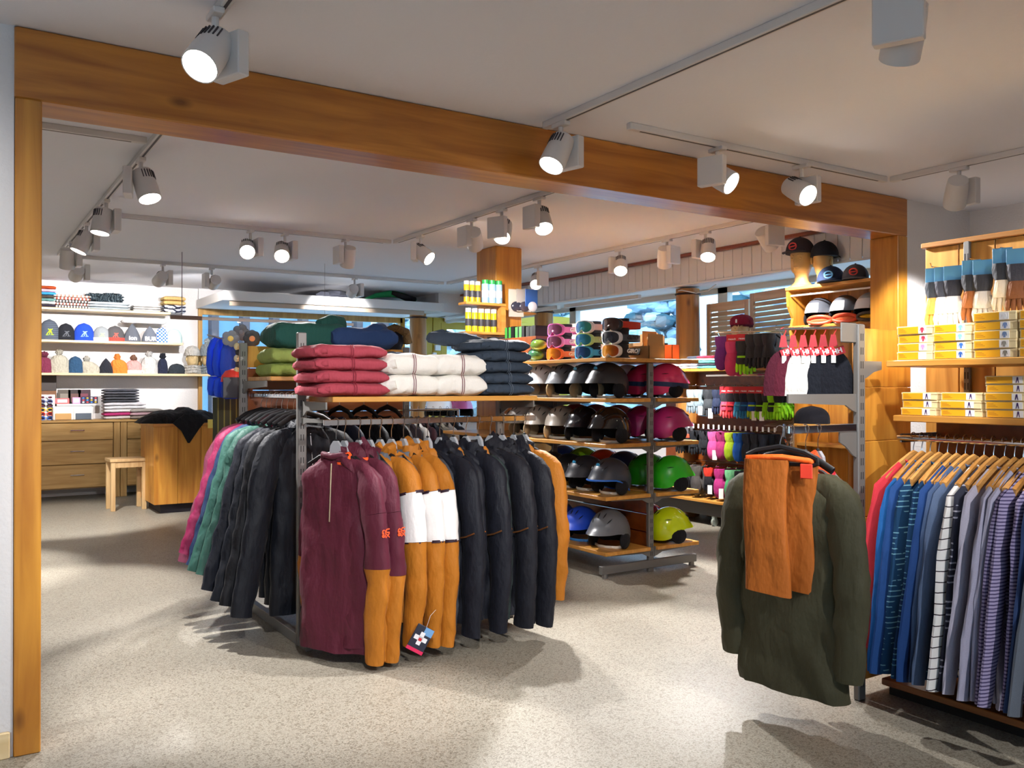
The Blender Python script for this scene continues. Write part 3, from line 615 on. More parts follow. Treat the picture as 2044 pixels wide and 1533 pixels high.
# ---------------------------------------------------------------- folded sweaters
def fold_geo(w, d, h, seed, n=40, m=15, rot=0, sag=.1):
    """soft folded garment: rounded front fold, creased sides"""
    rings = []
    for i in range(m + 1):
        u = -1 + 2 * i / m; k = (1 - abs(u) ** 9) ** .3 if abs(u) < 1 else .0; k = max(k, .5)
        ring = []
        for j in range(n):
            a = 2 * pi * j / n; ca, sa = cos(a), sin(a); e = .6
            y = d / 2 * (abs(ca) ** .55) * (1 if ca > 0 else -1); z = h / 2 * (abs(sa) ** e) * (1 if sa > 0 else -1)
            z *= k * (1 + .12 * noise.noise(Vector((u * 2.2 + seed, ca * 2, 1)))); y *= (.93 + .07 * k) * (1 + .04 * noise.noise(Vector((u * 3, seed, sa * 2))))
            z += h * .07 * noise.noise(Vector((u * 3.5, y * 9, seed * 2.3))) + h / 2 - sag * h * .5 * u * u
            ring.append((u * w / 2, y, z))
        rings.append(ring)
    return G().loft(rings)
def folded(label, loc, w, d, h, colr, seed, group, name='folded_sweater', zip_=None, sleeve=True, rz=0, cat='sweater', mat=None):
    t = thing(name, label, cat, loc, rz, group); mt = mat or cloth(colr, .85, 8, .5, .08, 'knit')
    g = fold_geo(w, d, h, seed); g.build('folded_body', mt, t, True)
    if sleeve:
        G().tube([(-w / 2 + .0, d * .3, h * .35), (-w / 2 - .018, 0, h * .42), (-w / 2 + .01, -d * .42, h * .4), (-w * .34, -d * .5, h * .5)], [h * .27, h * .33, h * .3, h * .2], 9, wob=.25, seed=seed).build('tucked_sleeve', mt, t, True)
    if zip_:
        for dx in (-.006, .006): G().tube([(dx, -d / 2 - .001 + .012, h * .95), (dx, -d / 2 - .004, h * .72), (dx, -d / 2 - .006, h * .5), (dx, -d / 2 - .002, h * .22), (dx, -d / 2 + .014, h * .06)], .0022, 5).build('zip_tape', plain(zip_, .6, 0, 'zip'), t, True)
    return t
for i in range(4): folded(['bottom', 'third', 'second', 'top'][i] + ' raspberry sweater of the folded stack on the front shelf', (1.775 - .006 * i, 4.44, 1.354 + .066 * i), .40, .37, .074, '#a5414e', 1 + i, 'raspberry sweaters on the middle rack', zip_='#8a2436')
for c in range(2):
    for i in range(2): folded(['bottom', 'top'][i] + (' cream sweater in the left cream pile on the front shelf' if c == 0 else ' cream sweater in the right cream pile on the front shelf'), (2.115 + c * .30, 4.44, 1.354 + .112 * i), .32 + .0 * i, .37, .122, '#e3ded6', 10 + i + c * 2, 'cream sweaters on the middle rack', zip_='#7a4048', sleeve=c == 0)
for i in range(5): folded(['bottom', 'second', 'third', 'fourth', 'top'][i] + ' slate blue sweater counted from the shelf in the right pile', (2.735 - .008 * i, 4.44, 1.354 + .064 * i), .33, .37, .073, '#333e4c', 20 + i, 'slate blue sweaters on the middle rack', zip_='#55606e')
t = thing('loose_hood', 'rumpled slate blue hood lying on top of the slate sweater pile', 'sweater', (2.55, 4.52, 1.655))
G().tube([(.14, -.04, .01), (.02, 0, .03), (-.1, .03, .035), (-.14, .1, .04), (-.06, .13, .06), (.04, .1, .05)], [.03, .042, .04, .035, .032, .02], 10, wob=.4, seed=4).build('hood', cloth('#2f3946', .85, 8, .5, .08, 'knit'), t, True)
# far shelf pile
FS = 'sweaters on the tall back shelf of the middle rack'
for k, (x, z, w, h, c, lab) in enumerate(((1.79, 1.471, .2, .085, '#8a9a4a', 'olive green sweater at the bottom left of the tall shelf'), (1.80, 1.557, .2, .095, '#8f9e52', 'olive green sweater lying on the other olive one'),
    (1.99, 1.471, .2, .085, '#2f5a62', 'teal sweater at the bottom of the tall shelf'), (2.0, 1.557, .2, .095, '#2c5458', 'second teal sweater from the bottom of the tall shelf'), (2.2, 1.471, .26, .1, '#27406a', 'denim blue sweater at the bottom right of the tall shelf'), (2.22, 1.572, .26, .09, '#2a3f66', 'second denim blue sweater on the tall shelf'))):
    folded(lab, (x, 5.56, z), w, .34, h, c, 40 + k, FS, sleeve=False)
t = thing('hooded_sweater', 'dark green hoodie heaped on top of the tall shelf pile', 'sweater', (1.97, 5.56, 1.653)); m_ = cloth('#1f4f47', .85, 8, .5, .08, 'knit')
fold_geo(.5, .34, .17, 71).build('folded_body', m_, t, True); G().tube([(.05, -.1, .16), (.15, -.05, .18), (.24, 0, .18), (.27, .06, .15), (.2, .1, .12)], [.03, .045, .05, .045, .03], 12, wob=.4, seed=2).build('hood', m_, t, True)
t = thing('hooded_sweater', 'navy hoodie heaped right of the dark green one with its hood raised', 'sweater', (2.31, 5.5, 1.663)); m_ = cloth('#223a63', .85, 8, .5, .08, 'knit')
fold_geo(.46, .3, .14, 72).build('folded_body', m_, t, True); G().tube([(-.02, -.1, .08), (.08, -.08, .12), (.17, -.02, .12), (.21, .05, .06), (.2, .1, .02)], [.03, .05, .05, .045, .03], 12, wob=.4, seed=3).build('hood', m_, t, True)
folded('grey blue sweater peeking out right of the navy hoodie', (2.55, 5.56, 1.471), .2, .34, .17, '#5f7285', 75, FS, sleeve=False)
# parka with a fur collar standing behind
t = thing('fur_hooded_parka', 'black parka with a brown fur hood edge in front of the back window', 'jacket', (XP(778, 8.2), 8.2, 1.25))
G().lathe([(.17, 0), (.18, .2), (.17, .38), (.13, .5), (.09, .56)], 18).build('body', cloth('#14151d', .7, 7, .5, .1, 'jacket_cloth'), t, True)
G().ball((0, 0, .62), (.15, .13, .14), 16, 10, .2, 3).build('hood', cloth('#171922', .7, 7, .5, .1, 'jacket_cloth'), t, True)
G().tube([(-.16, -.1, .6), (-.13, -.12, .7), (0, -.12, .76), (.13, -.12, .71), (.16, -.1, .6)], .045, 9, wob=.6, seed=9).build('fur_edge', cloth('#6b5434', .95, 30, 1, .4, 'fur'), t, True)
G().lathe([(.02, -1.25), (.02, 0)], 8).build('stand_pole', CHROME, t); G().lathe([(.2, -1.25), (.2, -1.22), (.02, -1.2)], 16).build('stand_foot', STEEL, t)

# ---------------------------------------------------------------- far rack seen through the open bay
fy = 8.05; fxa, fxb = XP(812, fy), XP(915, fy)
fr_ = thing('far_rack', 'small chrome clothes rack far behind the front jackets, seen under the shelf', 'clothes rack', (0, 0, 0))
G().tube([(fxa, fy, 1.17), (fxb, fy, 1.17)], .012, 8).build('rail', CHROME, fr_, True)
for x in (fxa, fxb):
    G().cyl((x, fy, .0), (x, fy, 1.17), .014, n=8).build('pole', CHROME, fr_, True); G().box(x - .02, x + .02, fy - .25, fy + .25, 0, .03, .004).build('foot', STEEL, fr_)
for i in range(7):
    c = ['#2a2028', '#d8d4d0', '#3a1c24', '#20242e', '#8a8478', '#e4e0dc', '#2c2a30'][i]
    jacket(['dark plum', 'white', 'wine coloured', 'navy', 'taupe', 'off white', 'charcoal'][i] + ' garment on the far chrome rack', (fxa + .05 + (fxb - fxa - .1) * i / 6, fy, 1.185), radians(-88), body=c, L=.7, W=.18, T=.03, seed=90 + i, flare=.05, sl=.6, hanger='black', group='garments on the far chrome rack', cat='garment', name='hanging_garment')
# ================================================================ HELMET GONDOLA
hg = thing('display_gondola', 'steel and pine shelf unit loaded with ski helmets on five levels', 'shelf unit', (0, 0, 0))
GX = 4.5
for y in (5.05, 6.3, 7.5): upright(hg, GX, y, 1.588)
for y in (5.05, 7.5):
    G().box(4.02, 4.97, y - .02, y + .02, .03, .09, .003).build('foot', STEEL, hg)
    for x in (4.06, 4.93): G().cyl((x, y, 0), (x, y, .03), .022, n=10).build('levelling_pad', STEEL, hg)
for k in range(3): G().box(GX - .012, GX + .012, 5.08, 7.48, .16 + k * .14, .29 + k * .14, .003).build('back_board', BROWNP, hg)
LV = [.195, .60, .985, 1.32]
for z in LV:
    for s, xa, xb in ((-1, 4.03, 4.465), (1, 4.535, 4.965)):
        G().box(xa, xb, 5.0, 7.5, z - .028, z, .003).build('shelf', SHELFY, hg)
        for y in (5.028, 6.3): bracket(hg, (GX + s * .02, y), (s, 0), .38, z - .028 if y > 6 else z - .002, .045)
G().box(4.03, 4.965, 5.0, 7.5, 1.592, 1.62, .003).build('top_shelf', SHELFY, hg)

def helmet(label, loc, rz, shell, rough=.25, accent=None, liner='#15151a', pads=None, strap=None, brim=.02, gog=None, size=1.22, vents=True, rim=None, group='ski helmets on the shelf unit', sticker=None, half=None, pitch=0):
    """front towards -y"""
    t = thing('ski_helmet', label, 'helmet', loc, rz, group, rot=(pitch, 0, rz)); S = size
    a_, b_, h_ = .115 * S, .146 * S, .14 * S; cz = .082 * S
    rings = []; n, m = 34, 12
    def edge(an):      # drop of the rim below centre: front high, sides low over the ears, back lowest
        f = -sin(an); sm_ = lambda a, b, v: (lambda q: q * q * (3 - 2 * q))(max(0, min(1, (v - a) / (b - a))))
        return (-.062 + .072 * sm_(-.75, .45, f)) * S
    for i in range(m + 1):
        ring = []
        for j in range(n):
            an = 2 * pi * j / n; lo = math.asin(max(-.75, edge(an) / h_)); ph = pi / 2 * .985 + (lo - pi / 2 * .985) * i / m
            r = cos(ph); x = a_ * r * cos(an); y = b_ * r * sin(an); z = cz + h_ * sin(ph)
            if i >= m - 1 and sin(an) < -.6: y -= brim * S * (i - m + 2) * .5 * (-sin(an))
            k = 1 + .012 * sin(3 * an) * (i / m) + (.02 if i in (5, 6) else 0)
            ring.append((x * k, y * k, z))
        rings.append(ring)
    g = G().loft(rings, caps=False); g.f.append(tuple(range(n)))
    sh = g.build('shell', plain(shell, rough + (.08 if rough >= .25 else 0), 0, 'helmet_shell', .5, .6 if rough < .2 else .08), t, True)
    inner = G().loft([[(x * .93, y * .93, cz + (z - cz) * .93) for x, y, z in r] for r in rings], caps=False)
    inner.f.append(tuple(range(n))); inner.loft([[p for p in rings[-1]], [(x * .9, y * .9, z + .004) for x, y, z in rings[-1]]], caps=False)
    inner.build('liner', plain(liner, .8, 0, 'liner'), t, True)
    pm = cloth(pads or liner, .9, 12, .3, .1, 'pad')
    for s in (-1, 1):
        G().ball((s * a_ * .9, -.005, .05 * S), (.018 * S, .056 * S, .05 * S), 14, 9).build('ear_pad', pm, t, True)
    G().tube([(-a_ * .8, .0, .015), (-a_ * .5, -.03, .008), (0, -.045, .007), (a_ * .5, -.03, .008), (a_ * .8, 0, .015)], .0055, 6, flat=2).build('chin_strap', plain(strap or '#e8e2d2', .7, 0, 'webbing'), t, True)
    G().ball((a_ * .3, -.04, .009), (.014, .009, .008), 8, 6).build('buckle', plain(strap or '#f0ece0', .4, 0, 'buckle'), t, True)
    if vents:
        v = G()
        for s in (-1, 1):
            for an, ph in ((-105 if s < 0 else -75, 52), (-125 if s < 0 else -55, 36), (100 if s < 0 else 80, 50), (150 if s < 0 else 30, 30)):
                a0, p0 = radians(an), radians(ph); c = Vector((a_ * 1.012 * cos(p0) * cos(a0), b_ * 1.012 * cos(p0) * sin(a0), cz + h_ * 1.012 * sin(p0)))
                nrm = Vector((c.x / a_ ** 2, c.y / b_ ** 2, (c.z - cz) / h_ ** 2)).normalized(); u = Vector((0, 1, .15)); u = (u - nrm * u.dot(nrm)).normalized()
                v.tube([c - u * .022 * S, c, c + u * .022 * S], [.002, .0052 * S, .002], 6, flat=.5)
        v.build('vent_slots', DARK, sh)['kind'] = 'stuff'
    if rim:
        v = G(); js = [j for j in range(n)]
        v.tube([Vector(rings[-1][j % n]) * 1.0 for j in range(n + 1)], .0055 * S, 6, caps=False); v.build('edge_trim', plain(rim, .4, 0, 'trim_rubber'), sh, True)
    if accent:
        v = G(); v.loft([[(x * 1.008, y * 1.008, z + .001) for x, y, z in rings[i][int(n * .48):int(n * .83)]] for i in range(7, 13)], caps=False, closed=False); v.build('accent_panel', plain(accent, .3, 0, 'accent_paint'), sh, True)
    if sticker:
        v = G().ball((.0, -b_ * .72, cz + h_ * .72), (.017 * S, .006, .013 * S), 10, 6); v.build('sticker', plain(sticker, .4, 0, 'sticker'), sh, True)
    if gog:
        v = G(); v.tube([(a_ * 1.04 * cos(q), b_ * 1.04 * sin(q), cz - .0 + .02 * sin(q)) for q in [radians(i * 15) for i in range(25)]], .017 * S, 6, flat=.22, ref=(0, 0, 1), caps=False); 
        v = G()
        for i in range(30):
            q0, q1 = 2 * pi * i / 30, 2 * pi * (i + 1) / 30
            P = lambda q, dz, k: (a_ * k * cos(q), b_ * k * sin(q), cz + .012 * sin(q) + dz)
            v.add([P(q0, -.018, 1.04), P(q1, -.018, 1.04), P(q1, .018, 1.03), P(q0, .018, 1.03)], [(0, 1, 2, 3)])
        v.build('goggle_strap', plain(gog, .8, 0, 'strap_cloth'), t, True)
    return t
def hrow(z, items, X, faceX):
    for px, lab, col, kw in items:
        kw = dict(kw); y = YP(px, X) + kw.pop('dy', 0); r = radians(-102 + kw.pop('turn', 18)) if faceX < 0 else radians(90 + kw.pop('turn', -10))
        helmet(lab, (X + kw.pop('dx', 0), y, z), r, col, **kw)
BEI = '#b9a37c'
hrow(1.321, [(1213, 'matt black helmet with a blue sticker at the front of the top helmet row', '#202329', dict(rough=.35, sticker='#3aa0d8')), (1172, 'dark silver helmet with a blue sticker beside the matt black one', '#4e5660', dict(rough=.3, sticker='#59b6e6', liner='#1d1a16', pads=BEI)),
    (1127, 'silver helmet with beige ear pads on the top helmet row', '#74787e', dict(rough=.3, pads='#c2ab84', brim=.04, turn=40)), (1083, 'white helmet with beige lining on the top helmet row', '#e8e8e8', dict(rough=.3, liner='#8a7560', pads='#d8c49c', brim=.03, turn=50)), (1048, 'pale blue helmet leftmost of the top helmet row', '#b9cbd6', dict(rough=.3, pads='#d8c49c'))], 4.2, -1)
hrow(1.321, [(1330, 'pink helmet with a blue goggle strap right of the steel upright on the top row', '#e0386e', dict(gog='#26365a', rough=.2)), (1288, 'pink helmet with a blue goggle strap left of the steel upright on the top row', '#d8305e', dict(gog='#26365a', rough=.2)), (1252, 'white helmet behind the pink helmets', '#e4e0e0', dict(rough=.3))], 4.76, 1)
hrow(.986, [(1218, 'glossy black helmet at the front of the second row', '#0c0c10', dict(rough=.08, pads='#15151a')), (1165, 'black helmet with an open front beside the glossy black one', '#14141a', dict(rough=.2, brim=.04, turn=40)), (1122, 'taupe helmet with beige pads third from the front of the second row', '#8d8377', dict(rough=.3, liner='#4a3f36', pads='#c2ad88', turn=48)), (1080, 'taupe helmet with beige pads fourth from the front of the second row', '#968c80', dict(rough=.3, liner='#4a3f36', pads='#c2ad88', turn=48)), (1046, 'taupe helmet leftmost on the second row', '#7b736c', dict(rough=.3, pads='#c2ad88'))], 4.2, -1)
hrow(.986, [(1337, 'magenta helmet right of the steel upright on the second row', '#b3246f', dict(rough=.3, strap='#d8c9c0')), (1283, 'magenta helmet left of the steel upright on the second row', '#a81f66', dict(rough=.3)), (1235, 'dusty pink helmet behind the glossy black one', '#8f3f4c', dict(rough=.3)), (1190, 'wine red helmet behind the black open one', '#70242f', dict(rough=.25)), (1150, 'wine red helmet behind the taupe ones', '#8a2730', dict(rough=.25)), (1100, 'crimson helmet farthest left behind on the second row', '#9a2a34', dict(rough=.25))], 4.76, 1)
hrow(.601, [(1218, 'dark grey helmet with a blue rim at the front of the third row', '#353b47', dict(rough=.3, sticker='#3aa0d8', rim='#1f6ad0')), (1170, 'charcoal helmet with a blue sticker second on the third row', '#2b2d34', dict(rough=.3, sticker='#3aa0d8')), (1135, 'black helmet third from the front on the third row', '#15161b', dict(rough=.3)), (1100, 'black helmet leftmost on the third row', '#1a1b20', dict(rough=.3))], 4.2, -1)
hrow(.601, [(1340, 'bright green helmet right of the steel upright', '#28b41c', dict(rough=.25)), (1293, 'bright green helmet left of the steel upright', '#239a18', dict(rough=.25)), (1246, 'navy helmet behind the dark grey one with a blue rim', '#1c2a5a', dict(rough=.3)), (1206, 'orange red helmet behind the charcoal one', '#d8401c', dict(rough=.25)), (1165, 'lime green helmet behind on the third row', '#7fb81e', dict(rough=.25)), (1125, 'royal blue helmet far behind on the third row', '#21408f', dict(rough=.3))], 4.76, 1)
hrow(.196, [(1216, 'silver helmet with black padding at the front of the bottom row', '#5d6065', dict(rough=.25, brim=.045, size=1.3, turn=35)), (1160, 'royal blue helmet beside the silver one on the bottom row', '#1f48c0', dict(rough=.3, brim=.04, turn=35, strap='#3a8ad8')), (1115, 'dark blue helmet leftmost on the bottom row', '#17307e', dict(rough=.3))], 4.2, -1)
hrow(.196, [(1336, 'neon yellow helmet right of the steel upright on the bottom row', '#c6dc14', dict(rough=.12)), (1292, 'magenta helmet left of the steel upright on the bottom row', '#8f1460', dict(rough=.12)), (1243, 'glossy plum helmet behind the silver one', '#5c1238', dict(rough=.08)), (1195, 'black helmet behind the blue ones on the bottom row', '#121216', dict(rough=.25))], 4.76, 1)

tb = thing('display_plinth', 'low pale plinth with two helmets far behind the middle rack', 'table', (XP(885, 9.2), 9.2, 0)); G().box(-.45, .45, -.25, .25, .0, 1.0, .006).build('body', WHITE, tb); G().box(-.48, .48, -.28, .28, 1.0, 1.03, .004).build('top', SHELFX, tb)
helmet('white helmet on the far plinth behind the front jackets', (XP(872, 9.2), 9.15, 1.031), radians(-40), '#e6e8ec', size=1.4, group='helmets on the far plinth'); helmet('pink helmet on the far plinth beside the white one', (XP(915, 9.2), 9.15, 1.031), radians(-30), '#d070b0', size=1.3, group='helmets on the far plinth')
# ---------------------------------------------------------------- goggles
def lens_mat(a, b):
    k = ('lens', a, b)
    if k in _m: return _m[k]
    m, nt, p = new_mat('mirror_lens'); N, L = nt.nodes, nt.links; tc = N.new('ShaderNodeTexCoord'); sx = N.new('ShaderNodeSeparateXYZ'); L.new(tc.outputs['Generated'], sx.inputs[0])
    r = N.new('ShaderNodeValToRGB'); r.color_ramp.elements[0].color = H(a); r.color_ramp.elements[1].color = H(b); L.new(sx.outputs[0], r.inputs[0]); L.new(r.outputs[0], p.inputs['Base Color'])
    p.inputs['Roughness'].default_value = .1; p.inputs['Metallic'].default_value = .45; p.inputs['Coat Weight'].default_value = .6; _m[k] = m; return m
def goggle(label, loc, rz, frame, la, lb, strap, word=None, wc='#f4f4f4', ball=False, ring=False, group='ski goggles stacked on the top shelf'):
    t = thing('ski_goggles', label, 'goggles', loc, rz, group)
    out = []; n = 36
    for i in range(n):
        a = 2 * pi * i / n; x = .088 * abs(cos(a)) ** .75 * (1 if cos(a) > 0 else -1); z = .046 * abs(sin(a)) ** .75 * (1 if sin(a) > 0 else -1)
        if z < 0: z += .028 * math.exp(-(x / .022) ** 2)
        out.append((x, z))
    def P(x, z, k, d): X = x * k; return (X, -(.07 + d) * cos(X / .1) + .02, z * k)
    G().loft([[P(x, z, 1.0, -.02) for x, z in out], [P(x, z, 1.04, 0) for x, z in out], [P(x, z, 1.0, .012) for x, z in out], [P(x, z, .88, .010) for x, z in out], [P(x, z, .88, -.01) for x, z in out]], caps=False).build('frame', plain(frame, .35, 0, 'goggle_frame'), t, True)
    if ball: lens = G().ball((0, -.025, 0), (.085, .055, .05), 24, 14)
    else: lens = G().loft([[P(x, z, k, .009 - .004 * (k < .1)) for x, z in out] for k in (.9, .6, .3, .04)])
    lens.build('lens', lens_mat(la, lb), t, True)
    st = G(); sm = plain(strap, .8, 0, 'strap_cloth')
    m = 26
    for i in range(m):
        q0, q1 = radians(-32 + 244 * i / m), radians(-32 + 244 * (i + 1) / m)
        f = lambda q, dz, o: ((.088 + o) * cos(q), .07 + (.15 + o) * sin(q), dz)
        st.add([f(q0, -.021, 0), f(q1, -.021, 0), f(q1, .021, 0), f(q0, .021, 0), f(q0, -.021, .003), f(q1, -.021, .003), f(q1, .021, .003), f(q0, .021, .003)], [(0, 1, 2, 3), (7, 6, 5, 4), (0, 4, 5, 1), (3, 2, 6, 7)])
    s_ = st.build('strap', sm, t)
    G().tube([(0, .06, -.04), (0, .06, .045)], .055, 14).build('display_cuff', plain('#2c2c30', .8, 0, 'foam'), t, True)
    t.scale = (1.13, 1.13, 1.13)
    if word:
        for s in (-1, 1): lettering(word, .038, plain(wc, .6, 0, 'print'), s_, (s * .094, .075, 0), (radians(90), 0, radians(90) * s), shear=.2, bold=.0012, sx=1.15)
    if ring:
        for s in (-1, 1): G().tube([(s * .095, .052 + .024 * cos(a), .014 * sin(a)) for a in [2 * pi * i / 20 for i in range(21)]], .003, 5).build('ring_print', plain(wc, .6, 0, 'print'), s_)
    return t
GO = [('#e060b0', '#6a3560', '#8c4a6a', '#e878c0', 'GIRO', '#fbe4f2', 'pink'), ('#e9e9e9', '#2a3f9a', '#3fa88a', '#f4f2f0', None, '#fff', 'white'), ('#1a1a1e', '#3a2420', '#5a4038', '#c83a28', None, '#111', 'black framed'),
      ('#e878c0', '#5a3050', '#8a4a60', '#e078c0', 'GIRO', '#fbe4f2', 'rose pink'), ('#b8e08a', '#1a4fa0', '#2f8f9a', '#c6e8a0', 'GIRO', '#eefbe4', 'light green'), ('#d8dce0', '#1c1f26', '#3c404c', '#4b5058', 'GIRO', '#20242c', 'silver framed'),
      ('#f06a30', '#e8a010', '#b84a10', '#f07a50', 'GIRO', '#ffd8c4', 'orange'), ('#3fb0e8', '#122c60', '#1f4f86', '#48b8ee', 'GIRO', '#1a3f78', 'sky blue'), ('#e6e2da', '#e0a010', '#a83a0c', '#26242a', 'GIRO', '#f8f8f8', 'white framed black strapped')]
for k, (fr, la, lb, st, wd, wc, nm) in enumerate(GO):
    r_, c_ = divmod(k, 3); y = YP((1130, 1188, 1243)[c_] - (2 - r_) * 0 + (8, 4, 0)[r_] - 8, 4.3)
    goggle('%s ski goggles, %s of the %s column of the goggle stand' % (nm, ('top', 'middle', 'bottom')[r_], ('left', 'centre', 'right')[c_]), (4.24, y + (.02, 0, -.02)[r_], (1.873, 1.775, 1.675)[r_]), radians(-84), fr, la, lb, st, wd, wc)
for c_ in range(3):
    y = YP((1130, 1188, 1243)[c_], 4.3); tag(G().box(4.2, 4.32, y - .06, y + .06, 1.6205, 1.632).box(4.25, 4.262, y - .006, y + .006, 1.62, 1.86).build('goggle_stand', BLACK), 'black stand under the %s goggle column' % ('left', 'centre', 'right')[c_], 'stand')
for k, (px, z, la, lb, st, nm) in enumerate(((1082, 1.76, '#1f7a4a', '#b0c040', '#3f5058', 'green mirrored goggles with a ring on the strap, upper of two'), (1076, 1.675, '#1a7a86', '#6a9a3a', '#9a9a8c', 'turquoise mirrored goggles with a ring on the strap, lower of two'), (1028, 1.73, '#2a3040', '#8a8aa0', '#d8d8e0', 'dark spherical goggles behind the slate sweaters'), (990, 1.83, '#4a8a8a', '#c8c0c8', '#f0f0f0', 'silver teal spherical goggles with a white strap'), (985, 1.74, '#d83a10', '#f08a30', '#6a4a3a', 'orange red spherical goggles flaring in the light'))):
    x = 4.24 if k < 2 else 4.4
    goggle(nm, (x, YP(px, x), z), radians(-78), '#24282c', la, lb, st, None, '#d8e4e8', True, k < 2)
    tag(G().box(x - .04, x + .04, YP(px, x) - .03, YP(px, x) + .07, 1.6205, z - .045).build('goggle_stand', BLACK if k not in (0,) else DARK), ['black stand block of the upper mirrored goggles', 'black stand block of the lower mirrored goggles', 'black stand block of the dark spherical goggles', 'black stand block of the silver teal goggles', 'black stand block of the orange goggles'][k], 'stand')
def carton(label, loc, w, d, h, colr='#b98f5c', rz=0, open_=True, name='cardboard_box', cat='box'):
    t = thing(name, label, cat, loc, rz); m_ = plain(colr, .8, 0, 'cardboard')
    g = G(); k = .004
    g.box(-w / 2, -w / 2 + k, -d / 2, d / 2, 0, h).box(w / 2 - k, w / 2, -d / 2, d / 2, 0, h).box(-w / 2, w / 2, -d / 2, -d / 2 + k, 0, h).box(-w / 2, w / 2, d / 2 - k, d / 2, 0, h).box(-w / 2, w / 2, -d / 2, d / 2, 0, k); g.build('box_body', m_, t)
    if open_:
        G().box(-w / 2 - .01, w / 2 - .02, -d / 2 - .003, -d / 2 + .001, h, h + .09).build('front_flap', m_, t); G().box(w / 2 - .004, w / 2, -d / 2, d / 2, h, h + .08).build('side_flap', m_, t)
    return t
carton('tall open cardboard box at the front right of the goggle shelf', (4.58, 5.16, 1.621), .16, .2, .1)
carton('second cardboard box behind the open one on the goggle shelf', (4.74, 5.42, 1.621), .16, .22, .14, '#b48a58')
carton('orange and white carton at the right end of the goggle shelf', (4.86, 5.2, 1.621), .08, .1, .12, '#d8704a', open_=False)
carton('dark flat pack beside the orange and white carton', (4.88, 5.36, 1.621), .07, .12, .14, '#2a2230', open_=False)
for k in range(3): carton('black and green striped goggle case, %s from the column' % ['first', 'second', 'third'][k], (4.3, 6.62 - .17 * k, 1.84 - .005 * k), .14, .15, .1, '#3f9a3a' if k < 2 else '#1c1f1c', open_=False, name='goggle_case', cat='case')
for o in [o for o in bpy.data.objects if o.name.startswith('goggle_case')]: G().box(-.072, .072, -.078, -.03, -.002, .1045).box(-.072, .072, .01, .03, -.002, .1045).build('black_stripe', BLACK, o)['kind'] = 'stuff'
tag(G().box(4.2, 4.42, 6.15, 6.75, 1.621, 1.84, .003).build('display_block', BROWNP), 'brown wooden block carrying the green goggle cases', 'stand')
for k in range(2): carton('stacked pale card display %s the mirrored goggles' % ['behind', 'right behind'][k], (4.62, 6.15 - .5 * k, 1.621), .02, .3, .34 - .1 * k, '#d9cfc4', open_=False, name='display_card', cat='display')

# ---------------------------------------------------------------- column shelves
cs = thing('corner_shelf', 'small two tier wooden shelf of spray cans on the timber column', 'shelf', (4.46, 7.22, 0))
G().box(-.42, .02, -.16, -.005, 2.175, 2.2, .003).build('upper_board', SHELFX, cs); G().box(-.42, .02, -.16, -.005, 1.9, 1.925, .003).build('lower_board', SHELFX, cs); G().box(-.03, .02, -.15, -.005, 1.925, 2.175).build('side_board', SHELFX, cs)
def can(label, loc, body, cap, h=.17, r=.03, group='cans on the column shelf'):
    t = thing('spray_can', label, 'can', loc, 0, group); G().lathe([(r, 0), (r, h * .82), (r * .7, h * .88)], 16).build('body', plain(body, .35, 0, 'printed_can'), t, True)
    G().lathe([(r * .96, h * .82), (r * .96, h), (r * .2, h)], 16).build('cap', plain(cap, .4, 0, 'cap'), t, True); G().lathe([(r + .0008, h * .25), (r + .0008, h * .55)], 16).build('label_band', plain('#3c3a40' if body != '#9cc4e4' else '#e8f0f4', .5, 0, 'print'), t, True)
for k in range(3): can('yellow spray can, %s from the left on the upper column shelf' % ['first', 'second', 'third'][k], (4.08 + .062 * k, 7.13, 2.2), '#c9a21c', '#c8c4c0', .2, .026)
for k in range(3): can('blue white tin with a green lid, %s of three' % ['left', 'middle', 'right'][k], (4.28 + .075 * k, 7.12, 2.2), '#9cc4e4', '#2fa04a', .22, .034)
for k in range(5): can('yellow bottle, %s from the left on the lower column shelf' % ['first', 'second', 'third', 'fourth', 'fifth'][k], (4.1 + .07 * k, 7.13, 1.925), '#e0c81c', '#ece8e4', .22, .028)
for k in range(3):
    t = thing('blister_pack', ['clear blister pack of parts hanging on the column front', 'second blister pack behind the clear one', 'blue card pack at the right edge of the column'][k], 'pack', (4.66 + .07 * k, 7.17 - .03 * k, 2.36), radians(-12 + 10 * k), 'packs hanging on the column')
    G().box(-.08, .08, -.004, .004, -.27 + .05 * k, 0, .002).build('card', plain(['#c9c2b4', '#b8b0a8', '#2f5fb0'][k], .3, 0, 'pack_card'), t); G().ball((0, -.02, -.17), (.06, .018, .05), 12, 8).build('contents', plain(['#3a3a48', '#4a4450', '#e8e8f0'][k], .2, 0, 'contents'), t, True); G().cyl((0, .04, .004), (0, -.04, .004), .003, n=6).build('peg', CHROME, t)
tag(G().box(4.77, 4.95, 7.24, 7.4, 2.13, 2.15, .003).build('small_shelf', SHELFX), 'tiny wooden shelf on the right side of the column', 'shelf')

